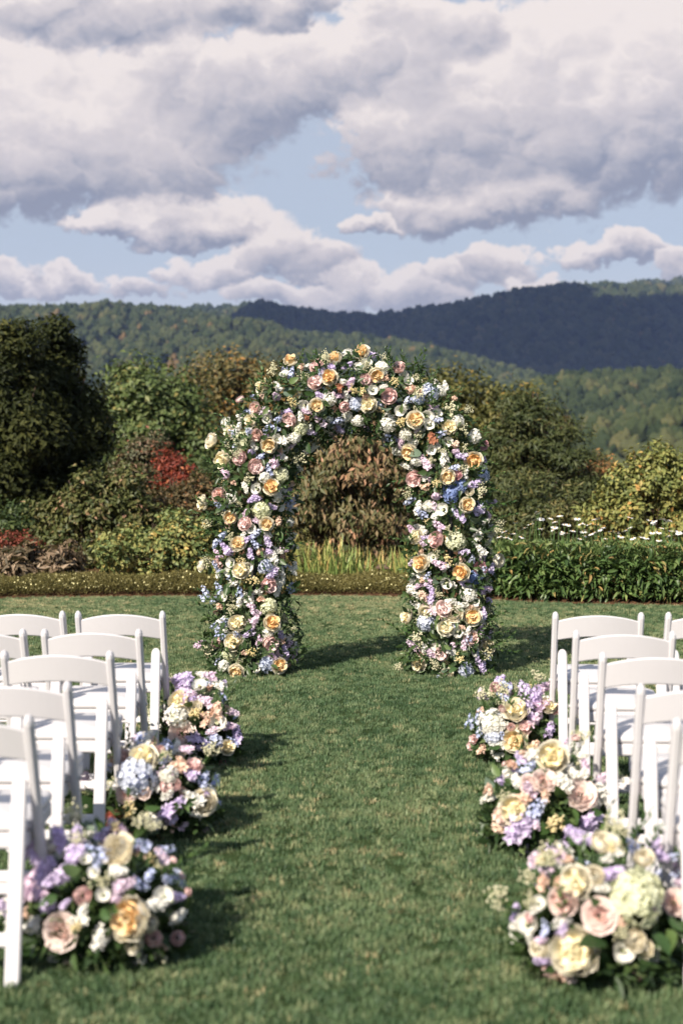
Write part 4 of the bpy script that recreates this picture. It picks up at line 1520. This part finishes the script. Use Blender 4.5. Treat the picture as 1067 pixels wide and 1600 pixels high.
ramp_mat('tall_shrub', [(0, (.040, .055, .018)), (.5, (.115, .125, .040)), (.75, (.19, .155, .065)), (1, (.40, .22, .14))])
ramp_mat('yellow_shrub', [(0, (0.060, 0.099, 0.036)), (.45, (0.170, 0.209, 0.070)), (.8, (0.360, 0.310, 0.099)), (1, (0.600, 0.380, 0.120))])
ramp_mat('bronze', [(0, (.050, .042, .022)), (.4, (.14, .100, .058)), (.75, (.27, .185, .12)), (1, (.38, .29, .20))])
ramp_mat('barberry', [(0, (0.086, 0.020, 0.017)), (.6, (0.244, 0.061, 0.038)), (1, (0.418, 0.139, 0.070))])
ramp_mat('rusty', [(0, (.050, .044, .022)), (.5, (.115, .090, .042)), (.85, (.18, .11, .05)), (1, (.30, .12, .045))])
ramp_mat('dogwood', [(0, (.040, .050, .018)), (.3, (.095, .100, .036)), (.6, (.19, .145, .070)), (.85, (.34, .20, .12)), (1, (.48, .26, .15))])
ramp_mat('gold_shrub', [(0, (0.078, 0.104, 0.031)), (.5, (0.200, 0.217, 0.066)), (.85, (0.330, 0.305, 0.096)), (1, (0.487, 0.278, 0.086))])
ramp_mat('orange_shrub', [(0, (0.122, 0.086, 0.035)), (.5, (0.278, 0.157, 0.061)), (1, (0.522, 0.192, 0.070))])
ramp_mat('dark_green', [(0, (0.017, 0.031, 0.012)), (.6, (0.049, 0.077, 0.024)), (1, (0.104, 0.131, 0.043))])
ramp_mat('daisy_leaf', [(0, (0.049, 0.095, 0.031)), (.5, (0.117, 0.192, 0.060)), (.85, (0.226, 0.295, 0.101)), (1, (0.452, 0.338, 0.135))], .2, .42, .35)
ramp_mat('iris', [(0, (0.096, 0.157, 0.043)), (.5, (0.209, 0.287, 0.078)), (.85, (0.348, 0.383, 0.122)), (1, (0.557, 0.383, 0.139))], .25, .45, .3)
ramp_mat('groundcover', [(0, (.07, .068, .026)), (.45, (.15, .13, .045)), (.8, (.25, .21, .08)), (.9, (.34, .29, .10)), (1, (.72, .66, .34))], .15, .6, .1)


def ground_z(y):
    return .03 if y < 24 else -(y - 24) * .10


def crown_points(blobs, D, n, clump, rs, fill=.25, depth=.8, up=.35, flat=.75, lumpy=.34):
    """leaf positions gathered in clumps over ellipsoids given in photo pixels at depth D"""
    ws = np.array([b[2] * b[3] for b in blobs], float)
    ws /= ws.sum()
    P, O, T = [], [], []
    for b_, w_ in zip(blobs, ws):
        c = at(b_[0], b_[1], D + (b_[4] if len(b_) > 4 else 0))
        rx, rz = b_[2] / ppm(D), b_[3] / ppm(D)
        ry = min(rx, 3.5) * depth
        m = max(4, int(n * w_))
        clump_ = clump * 1.15
        ncl = max(5, int(4.6 * (rx * rz + rx * ry + ry * rz) / clump_ ** 2 / 3))
        cd = rand_dirs(ncl, rs)
        cq = np.where(rs.rand(ncl) < fill, rs.uniform(.4, .85, ncl), rs.uniform(.86, 1.06, ncl))
        lump = 1 + lumpy * (fbm(cd[:, 0] * 1.7 + 9 + b_[0], cd[:, 2] * 1.7 + 5 + cd[:, 1], 2) - .5) * 2
        CP = cd * (cq * lump)[:, None] * np.array([rx, ry, rz])
        ct = rs.normal(0, .13, ncl)
        csz = clump_ * rs.uniform(.6, 1.4, ncl)
        ci = rs.randint(0, ncl, m)
        od = rand_dirs(m, rs)
        oq = rs.rand(m) ** .5
        lp = CP[ci] + od * (oq * csz[ci])[:, None] * np.array([1, 1, flat])
        P.append(lp + np.array(c))
        ow = unit(cd[ci] * .45 + od * .9 + np.array([0, 0, up]))
        O.append(ow)
        T.append(ct[ci])
    return np.vstack(P), np.vstack(O), np.concatenate(T)


def plant(name, lab, cat, D, blobs, matk, n, ll, ratio=.5, clump=.3, droop=.1, hang=0.0, group=None, trunk=True, seed=0, tmean=.45, tvar=.2, up=.35, fill=.25, depth=.8, boughs=True, flat=.75):
    rs = np.random.RandomState(1000 + seed)
    extra = []
    if boughs and cat in ('tree', 'shrub'):                # boughs that break the round outline
        for b_ in blobs:
            for k_ in range(4):
                a_ = rs.uniform(-.35, PI + .35)
                q_ = rs.uniform(.16, .34)
                extra.append((b_[0] + b_[2] * math.cos(a_) * rs.uniform(.85, 1.12), b_[1] - b_[3] * math.sin(a_) * rs.uniform(.85, 1.15), b_[2] * q_, b_[3] * q_ * rs.uniform(.8, 1.3), rs.uniform(-.5, .3) * b_[2] / ppm(D)))
    P, O, T = crown_points(list(blobs) + extra, D, n, clump, rs, fill, depth, up, flat, .34 if boughs else .16)
    gz = ground_z(D)
    ok = P[:, 2] > gz + .03
    P, O, T = P[ok], O[ok], T[ok]
    n = len(P)
    A = unit(np.cross(O, rand_dirs(n, rs))) * (1 - hang * .6) + O * .35 + rand_dirs(n, rs) * .25 + np.array([0, 0, -hang * 1.6])
    Nn = O + rand_dirs(n, rs) * .45 + np.array([0, 0, .15])
    L = ll * rs.uniform(.65, 1.3, n)
    tint = np.clip(tmean + T + rs.normal(0, tvar, n), 0, 1)
    Va, Fa, Ta = leaf_arrays(P, A, Nn, L, L * ratio * rs.uniform(.8, 1.2, n), tint, .14, droop)
    cx = float(np.mean([at(b[0], b[1], D).x for b in blobs]))
    base = Vector((cx, D, gz))
    root = empty(name, base)
    tag(root, lab, cat, group)
    fo = link('foliage', mesh_np('foliage', Va - np.array(base), Fa, LM[matk], Ta), root)
    fo['kind'] = 'stuff'
    if trunk:
        r_ = random.Random(seed)
        b = MB()
        top = max(at(q[0], q[1] - q[3] * .5, D).z for q in blobs) - gz
        tr = max(.012, .028 * top) if trunk is True else trunk
        ns = 1 if tr > .05 else 4
        for s_ in range(ns):
            ox, oy = (r_.uniform(-.12, .12), r_.uniform(-.1, .1)) if ns > 1 else (0, 0)
            b.tube([(ox, oy, -.1), (ox * 1.5 + r_.uniform(-.04, .04) * top, oy, top * .35), (ox * 2.5 + r_.uniform(-.07, .07) * top, oy * 2, top * .7), (ox * 3 + r_.uniform(-.1, .1) * top, oy * 2, top)], [tr, tr * .8, tr * .5, tr * .15], 7)
        for q in blobs:
            c_ = at(q[0], q[1], D) - base
            for k_ in range(4):
                e_ = c_ + Vector((r_.uniform(-.8, .8) * q[2] / ppm(D), r_.uniform(-.5, .5) * q[2] / ppm(D), r_.uniform(-.2, .85) * q[3] / ppm(D)))
                z_ = max(.1, min(top * .6, e_.z * .5))
                b.tube([(0, 0, z_), tuple((Vector((0, 0, z_)) + e_) * .5 + Vector((0, 0, -.05 * top))), tuple(e_)], [tr * .5, tr * .35, tr * .1], 5)
        link('trunk' if tr > .05 else 'stem', b.mesh('trunk', bark, smooth=True), root)
    return root


# trees beyond the bed
plant('cypress_tree', 'dark dense evergreen tree with rounded billows, tallest at the photo edge', 'tree', 25.5,
      [(8, 640, 62, 130), (30, 590, 48, 92), (-40, 640, 70, 140), (25, 730, 62, 110), (-20, 790, 80, 90), (50, 660, 34, 80)], 'cypress', 36000, .13, .42, .42, .1, seed=1, tmean=.45, tvar=.10, fill=.08, boughs=False, group='dark evergreen trees')
plant('cypress_tree', 'dark dense evergreen tree with a domed top beside the taller one', 'tree', 26.5,
      [(92, 645, 42, 128), (98, 580, 34, 60), (112, 640, 32, 96), (72, 700, 40, 110), (100, 730, 45, 90), (80, 800, 60, 70)], 'cypress', 34000, .13, .42, .40, .1, seed=2, tmean=.45, tvar=.10, fill=.08, boughs=False, group='dark evergreen trees')
plant('maple_tree', 'mid green broadleaf tree with loose branches behind the red shrub', 'tree', 34,
      [(225, 650, 78, 66), (190, 690, 58, 60), (268, 650, 52, 52), (225, 620, 36, 40), (165, 740, 50, 50), (270, 720, 60, 60), (205, 760, 60, 50)], 'green_tree', 19000, .15, .5, .5, .1, seed=3, tmean=.52, tvar=.2)
plant('autumn_tree', 'rust and olive autumn tree behind the curve of the flower arch', 'tree', 38,
      [(345, 640, 66, 74), (400, 620, 56, 58), (375, 590, 40, 34), (300, 650, 40, 60), (440, 650, 50, 70), (350, 730, 80, 70), (430, 740, 60, 70)], 'autumn_tree', 16000, .13, .5, .5, .1, seed=4, tmean=.50, tvar=.22)
plant('oak_tree', 'olive and gold tree rising beside the curve of the arch, daisy hedge side', 'tree', 33,
      [(740, 660, 60, 58), (700, 640, 44, 44), (770, 650, 40, 42), (690, 700, 50, 60), (800, 660, 34, 44), (650, 720, 60, 60), (740, 720, 60, 60)], 'olive_tree', 18000, .13, .5, .48, .1, seed=5, tmean=.52, tvar=.2)
plant('pine_tree', 'layered green pine tree spreading behind the daisies', 'tree', 27,
      [(815, 690, 42, 20), (800, 655, 36, 30), (850, 668, 44, 18), (865, 712, 52, 18), (835, 745, 60, 20), (880, 757, 44, 20), (780, 700, 40, 22), (785, 750, 44, 22), (850, 800, 70, 24), (770, 800, 50, 30), (900, 722, 26, 12), (880, 690, 24, 14), (915, 745, 20, 12), (845, 640, 20, 14), (820, 620, 16, 12)], 'pine', 22000, .13, .22, .34, .05, seed=6, tmean=.52, tvar=.15, up=.9, fill=.15, flat=.38)
plant('juniper', 'low brownish evergreen spreading at the foot of the pine', 'shrub', 22.5,
      [(850, 800, 75, 44), (800, 815, 60, 40), (900, 825, 50, 34)], 'pine', 12000, .10, .26, .25, .05, seed=7, tmean=.58, tvar=.16, up=.6)
plant('sumac', 'small orange flushed shrub between the pine and the yellow green shrub', 'shrub', 29,
      [(934, 760, 26, 36), (955, 780, 26, 34), (915, 785, 20, 30)], 'orange_shrub', 5000, .11, .45, .3, seed=8, tmean=.45)
plant('spindle_shrub', 'tall yellow green shrub with upright tips at the photo edge', 'shrub', 20,
      [(1005, 800, 52, 70), (1030, 760, 26, 56), (985, 790, 40, 56), (1062, 790, 46, 62), (955, 820, 40, 40), (1090, 800, 50, 75), (1028, 722, 9, 24), (1000, 742, 10, 26), (978, 756, 9, 22), (1060, 735, 10, 22)], 'gold_shrub', 15000, .085, .5, .17, .1, seed=9, tmean=.52, tvar=.2)
plant('smoke_bush', 'green and brown shrub with a reddish crown beside the red one', 'shrub', 24.5,
      [(222, 745, 32, 46), (232, 718, 26, 30), (205, 770, 26, 40), (245, 780, 30, 40), (275, 785, 30, 34)], 'smoke', 8500, .09, .4, .22, seed=10, tmean=.52, tvar=.2)
plant('red_shrub', 'bright crimson leaved shrub against the green tree', 'shrub', 24,
      [(266, 730, 15, 24), (280, 750, 14, 26), (256, 752, 9, 16), (284, 728, 8, 14)], 'red', 2300, .08, .38, .15, seed=11, tmean=.52, tvar=.22)
plant('witch_hazel', 'twiggy rust brown shrub behind the clipped yellow green shrub', 'shrub', 21,
      [(300, 800, 60, 48), (260, 810, 50, 36), (330, 770, 40, 50), (225, 800, 34, 34)], 'rusty', 9000, .075, .45, .2, seed=12, tmean=.42, tvar=.22)
plant('viburnum', 'tall brown green shrub with pinkish tips in front of the dark evergreens', 'shrub', 20,
      [(150, 825, 62, 66), (190, 805, 46, 52), (110, 845, 44, 50), (160, 775, 22, 26), (105, 800, 14, 30), (65, 815, 14, 30), (200, 765, 20, 30), (85, 850, 34, 44), (225, 830, 36, 40), (135, 770, 10, 22)], 'tall_shrub', 14000, .085, .5, .16, .1, seed=13, tmean=.40, tvar=.2)
plant('dogwood_tree', 'bushy dogwood with drooping bronze leaves seen through the flower arch', 'tree', 18.6,
      [(550, 770, 96, 96), (505, 720, 62, 70), (600, 730, 58, 76), (545, 690, 60, 52), (560, 850, 86, 40), (490, 810, 56, 60), (620, 800, 44, 66), (640, 850, 40, 40)], 'dogwood', 19000, .10, .38, .22, .18, .62, seed=14, tmean=.50, tvar=.2, fill=.15)
plant('hydrangea_shrub', 'rounded yellow green shrub behind the low golden edging', 'shrub', 18,
      [(240, 868, 74, 46), (285, 856, 56, 46), (195, 875, 40, 32), (325, 862, 40, 44), (300, 830, 30, 24)], 'yellow_shrub', 12000, .062, .6, .13, .1, seed=15, tmean=.50, tvar=.2)
plant('peony', 'bronze leaved peony clump with broad curled leaves at the bed edge', 'plant', 17.2,
      [(60, 885, 58, 30), (25, 893, 46, 24), (100, 893, 36, 22), (-20, 893, 40, 26), (75, 868, 34, 18)], 'bronze', 2600, .13, .34, .12, .25, seed=16, tmean=.5, tvar=.25, trunk=.01)
plant('barberry', 'dark red barberry behind the bronze peony', 'shrub', 18.6,
      [(25, 862, 30, 26), (-5, 868, 36, 28)], 'barberry', 3000, .05, .45, .12, seed=17)
plant('laurel', 'dark green shrub in the shade below the tall evergreens', 'shrub', 22,
      [(20, 840, 50, 40), (60, 830, 40, 34), (-20, 830, 40, 50)], 'dark_green', 5000, .09, .5, .2, seed=18)
plant('aster', 'feathery green plant beside the foot of the arch, cypress side', 'plant', 17,
      [(470, 880, 26, 34), (440, 890, 30, 30), (350, 890, 30, 24)], 'gold_shrub', 4500, .05, .22, .12, seed=19, tmean=.42, trunk=.008)
plant('laurel', 'dark green shrub between the arch and the pine', 'shrub', 24,
      [(700, 820, 60, 50), (660, 800, 50, 60), (740, 840, 50, 40)], 'dark_green', 8000, .09, .5, .22, seed=20, tmean=.6)
plant('laurel', 'olive shrub filling the gap behind the dogwood', 'shrub', 26,
      [(470, 790, 50, 60), (440, 820, 50, 60), (400, 810, 60, 60)], 'rusty', 9000, .09, .5, .25, seed=21, tmean=.3)
plant('laurel', 'dull green shrub under the broadleaf tree behind the twiggy shrub', 'shrub', 28,
      [(230, 800, 70, 50), (300, 790, 70, 60), (370, 800, 60, 60)], 'green_tree', 9000, .1, .5, .28, seed=22, tmean=.28)

# the planting goes on past the sides of the view
plant('laurel', 'dark green shrub mass in front of the tall evergreens, mostly past the photo edge', 'shrub', 20,
      [(-60, 850, 70, 60), (-160, 840, 80, 70), (-110, 790, 70, 70), (-230, 860, 60, 50)], 'dark_green', 12000, .09, .5, .2, seed=31, tmean=.6)
plant('spindle_shrub', 'yellow green shrub mass past the photo edge behind the daisy hedge', 'shrub', 20.5,
      [(1160, 800, 70, 80), (1240, 810, 80, 70), (1200, 850, 90, 50)], 'gold_shrub', 12000, .085, .5, .18, seed=32, tmean=.48)

# low golden edging along the lawn
rs = np.random.RandomState(77)


def edging(px0, px1, n, hpx, seed, name, lab):
    xs_ = rs.uniform(at(px0, 920, 16).x, at(px1, 920, 16).x, n)
    off = rs.uniform(.03, .62, n)
    y = lawn_edge(xs_) + off
    prof = np.sin(PI * np.clip(off / .66, 0, 1)) ** .45
    hmax = hpx / ppm(16.2) * (.62 + .75 * fbm(xs_ * 3.2 + 3, off * 4, 3)) * prof
    z = .02 + hmax * rs.rand(n) ** .5
    P = np.stack([xs_, y, z], -1)
    A = rand_dirs(n, rs) * .8 + np.array([0, -.25, .75])
    L = rs.uniform(.025, .055, n)
    fl = (rs.rand(n) < .035) & (z > hmax * .72)
    tint = np.clip(rs.normal(.38, .15, n) + .25 * (fbm(xs_ * 1.3, off * 2 + 4, 2) - .5), 0, .84)
    tint = np.where(fl, 1.0, tint)
    Wd = np.where(fl, .024, L * .16)
    A = np.where(fl[:, None], np.array([[.6, -.2, .3]]) + rand_dirs(n, rs) * .3, A)
    Va, Fa, Ta = leaf_arrays(P, A, rand_dirs(n, rs) + np.array([0, -.5, .8]), np.where(fl, .026, L), Wd, tint, .1, .05)
    o = link(name, mesh_np(name, Va, Fa, LM['groundcover'], Ta))
    return tag(o, kind='stuff')


edging(-260, 675, 88000, 30, 1, 'ground_cover', '')

# iris clumps behind the edging
iris_blades = []
for i in range(4):
    b = MB()
    r_ = random.Random(i)
    bend = r_.uniform(.05, .5)
    vs, fs = [], []
    for k_ in range(6):
        t_ = k_ / 5
        w_ = .038 * (1 - t_ ** 2.2) + .001
        x_ = bend * t_ ** 2.4 * .5
        z_ = t_ * (1 - .25 * bend * t_)
        vs += [(x_, -w_, z_), (x_ + .012 * (1 - t_), 0, z_), (x_, w_, z_)]
    for k_ in range(5):
        o_ = k_ * 3
        fs += [(o_, o_ + 1, o_ + 4, o_ + 3), (o_ + 1, o_ + 2, o_ + 5, o_ + 4)]
    b.add(vs, fs, 0, [.25 + .5 * q / 17 * (i % 2) + .1 * i for q in range(18)])
    iris_blades.append(b)
iris_mat = leaf_mat('iris_blade', [(0, (.13, .21, .06)), (.45, (.24, .32, .09)), (.8, (.38, .40, .13)), (1, (.56, .38, .14))], .25, .45, .3, objrand=.5)
iris_blades = [b.mesh('blade', iris_mat) for b in iris_blades]
for (cx, D, wpx, n, hpx, lab) in ((505, 16.9, 36, 220, 66, 'clump of arching pale green iris blades seen through the arch near its cypress side leg'),
                                  (560, 17.1, 26, 90, 52, 'small clump of yellowing iris blades in the middle of the arch opening'),
                                  (612, 16.9, 26, 120, 48, 'clump of short iris blades behind the little path lamp'),
                                  (648, 16.8, 22, 120, 58, 'clump of iris blades leaning towards the arch leg on the daisy side'),
                                  (350, 17.0, 20, 30, 40, 'thin clump of iris blades half hidden by the arch leg')):
    bx = at(cx, 900, D)
    root = empty('iris', (bx.x, D, .03))
    tag(root, lab, 'plant', 'iris clumps in the bed')
    for i in range(n):
        o = link('blade', R.choice(iris_blades), root)
        h_ = (hpx + 18) / ppm(D) * R.uniform(.5, 1.1)
        a = R.uniform(0, 6.28)
        o.location = (R.uniform(-1, 1) * wpx / ppm(D), R.uniform(-.22, .22), 0)
        lean = R.uniform(0, .38)
        o.rotation_euler = (0, lean, a) if R.random() < .8 else (R.uniform(-.2, .2), lean, a)
        o.scale = (h_, h_ * R.uniform(.7, 1.1) * .75, h_)

# daisies: clumps side by side that read as a hedge
daisy_leaves = []
dl_mat = leaf_mat('daisy_leaf_single', [(0, (0.034, 0.065, 0.022)), (.5, (0.081, 0.133, 0.040)), (.85, (0.156, 0.203, 0.070)), (1, (0.374, 0.250, 0.094))], .2, .40, .4, objrand=.75)
for i in range(5):
    rs2 = np.random.RandomState(60 + i)
    V_, F_, T_ = leaf_arrays(np.array([[0, 0, 0.]]), np.array([[0, 0, 1.]]), np.array([[0, -1., .1]]), [1.0], [.27], np.array([.25 + .14 * i]), .25, rs2.uniform(.15, .5), True)
    daisy_leaves.append(mesh_np('leaf', V_, F_, dl_mat, T_, smooth=True))
P_DAISY = plain_mat('daisy_petal', (.80, .80, .78), .6, .2)
P_DISC = plain_mat('daisy_disc', (.45, .24, .03), .7, .1)
daisy_heads = []
for i in range(4):
    r_ = random.Random(500 + i)
    b = MB()
    dr_ = r_.uniform(-.30, .10)
    for k_ in range(15):
        a = 2 * PI * k_ / 15 + r_.uniform(-.08, .08)
        d_ = Vector((math.cos(a), math.sin(a), 0))
        s_ = Vector((-math.sin(a), math.cos(a), 0))
        l_ = r_.uniform(.85, 1.08)
        b.add([d_ * .2 + Vector((0, 0, .04)), d_ * l_ * .65 + s_ * .17 + Vector((0, 0, dr_ * .3)), d_ * l_ + Vector((0, 0, dr_ + r_.uniform(-.1, .1))), d_ * l_ * .65 - s_ * .17 + Vector((0, 0, dr_ * .3))], [(0, 1, 2, 3)], 0)
    ring = [(.3 * math.cos(2 * PI * q / 10), .3 * math.sin(2 * PI * q / 10), .03) for q in range(10)]
    ring2 = [(.2 * math.cos(2 * PI * q / 10), .2 * math.sin(2 * PI * q / 10), .15) for q in range(10)]
    b.add(ring + ring2 + [(0, 0, .19)], [(q, (q + 1) % 10, 10 + (q + 1) % 10, 10 + q) for q in range(10)] + [(10 + q, 10 + (q + 1) % 10, 20) for q in range(10)], 1)
    daisy_heads.append(b.mesh('daisy_flower', [P_DAISY, P_DISC]))
dx = [(262, 665), (255, 718), (218, 738), (335, 674), (385, 650), (380, 695), (432, 645), (450, 662), (475, 632), (498, 675), (590, 672), (615, 675), (660, 678), (490, 712), (700, 744), (627, 768), (610, 820), (755, 765), (810, 690), (745, 710), (920, 714), (950, 712), (965, 692), (1000, 728), (1047, 718), (953, 752), (890, 776), (825, 742), (768, 733), (418, 795), (160, 785), (290, 735), (365, 620), (590, 710), (1005, 655), (185, 735), (510, 780), (540, 705), (915, 775), (640, 650), (680, 690), (575, 745), (870, 735), (1025, 770), (450, 690), (625, 720)]
dpts = []
for (x, y) in dx:
    dpts.append(at(720 + x / 3.075, 600 + y / 3.075, 15.95 + R.uniform(-.15, .25)))
for i in range(34):
    dpts.append(at(R.uniform(775, 1075), R.gauss(826, 13), 16.0 + R.uniform(-.1, .35)))
DCL = ['daisy clump at the end of the hedge, just beside the arch leg', 'daisy clump second from the arch leg, with tall stems', 'daisy clump third from the arch leg, many white flowers above it',
       'daisy clump behind the aisle chair of the front row', 'daisy clump in front of the small orange flushed shrub', 'daisy clump in front of the yellow green shrub, few flowers', 'daisy clump behind the gap between two front row chairs', 'daisy clump at the photo edge, cut by the frame']
cxs = np.linspace(1.42, 3.75, 8)
droots = []
for i, cx in enumerate(cxs):
    ye = float(lawn_edge(cx)) + .42
    root = empty('daisy_plant', (cx, ye, .03))
    tag(root, DCL[i], 'plant', 'daisy clumps that form a hedge along the lawn')
    droots.append(root)
    rs2 = np.random.RandomState(700 + i)
    # inner and upper leaves joined
    n = 1500
    th, ph = rs2.rand(n) * 2 * PI, rs2.rand(n)
    rr = np.sqrt(rs2.rand(n)) * .30
    hgt = rs2.uniform(.04, .58, n)
    P = np.stack([rr * np.cos(th) * 1.0, rr * np.sin(th) * 1.15, hgt], -1)
    out = np.stack([np.cos(th), np.sin(th), np.full(n, .0)], -1)
    upw = hgt > .44
    A = out * .9 + rand_dirs(n, rs2) * .5 + np.stack([0 * hgt, 0 * hgt, np.where(upw, 1.6, .25)], -1)
    L = np.where(upw, rs2.uniform(.05, .12, n), rs2.uniform(.08, .17, n))
    Va, Fa, Ta = leaf_arrays(P, A, out * .3 + rand_dirs(n, rs2) * .3 + np.array([0, -.2, 1.]), L, L * np.where(upw, .13, .26), np.clip(rs2.normal(.42, .2, n) + np.where(upw, .18, 0), 0, .95), .2, .25)
    fo = link('foliage', mesh_np('foliage', Va, Fa, LM['daisy_leaf'], Ta), root)
    fo['kind'] = 'stuff'
    # the broad leaves of the face towards the lawn, one by one
    for k_ in range(135):
        z_ = R.uniform(.05, .62)
        a = R.uniform(PI * 1.02, PI * 1.98)
        r_ = .30 + .06 * math.sin(z_ * 5) - .12 * max(0, z_ - .45)
        o = link('leaf', R.choice(daisy_leaves), root)
        o.location = (r_ * math.cos(a) * .85 + R.uniform(-.05, .05), r_ * math.sin(a) * 1.05, z_)
        d_ = Vector((math.cos(a) * .8 + R.gauss(0, .45), math.sin(a) * .55 + R.gauss(0, .2), R.gauss(-.25 if z_ < .3 else .15, .5)))
        o.rotation_mode = 'QUATERNION'
        o.rotation_quaternion = d_.to_track_quat('Z', 'Y') @ Euler((0, 0, PI + R.gauss(0, .5))).to_quaternion()
        s_ = R.uniform(.085, .155)
        o.scale = (s_, s_, s_)
for p in dpts:
    i = int(np.argmin(np.abs(cxs - p.x)))
    root = droots[i]
    loc = p - Vector(root.location)
    o = link('daisy_flower', R.choice(daisy_heads), root)
    o.location = loc
    o.rotation_euler = (R.uniform(-.05, .45), R.uniform(-.4, .4), R.uniform(0, 6.28))
    s_ = R.uniform(.034, .048)
    o.scale = (s_, s_, s_)
    b = MB()
    b.tube([tuple(loc + Vector((0, 0, -.005))), tuple(loc * .9 + Vector((R.uniform(-.02, .02), 0, -.15))), (loc.x * .7, loc.y * .6, .40)], [.004, .005, .005], 4)
    link('flower_stem', b.mesh('flower_stem', STEM), root)

# little path lamp among the iris
lamp_mat = plain_mat('lamp_bronze', (.11, .07, .05), .55, .3, .2, 30)
lens_mat = plain_mat('lamp_lens', (.45, .43, .40), .3, .5)
lp = at(597, 900, 16.75)
root = empty('path_lamp', (lp.x, 16.75, .03))
tag(root, 'small bronze path lamp with a flat roof among the iris blades', 'lamp')
b = MB()
b.tube([(0, 0, 0), (0, 0, .14)], .016, 8)
link('post', b.mesh('post', lamp_mat), root)
b = MB()
b.bar([(0, 0, .135), (0, 0, .15)], (1, 0, 0), .10, .10, .004)
for sx in (-1, 1):
    for sy in (-1, 1):
        b.bar([(sx * .042, sy * .042, .15), (sx * .042, sy * .042, .25)], (1, 0, 0), .012, .012, .002)
link('housing', b.mesh('housing', lamp_mat), root)
b = MB()
b.bar([(0, 0, .152), (0, 0, .248)], (1, 0, 0), .066, .066, .006)
link('lens', b.mesh('lens', lens_mat), root)
b = MB()
b.bar([(0, 0, .250), (0, 0, .262), (0, 0, .300)], (1, 0, 0), .155, .155, .004, [1, 1, .35])
link('roof', b.mesh('roof', lamp_mat), root)
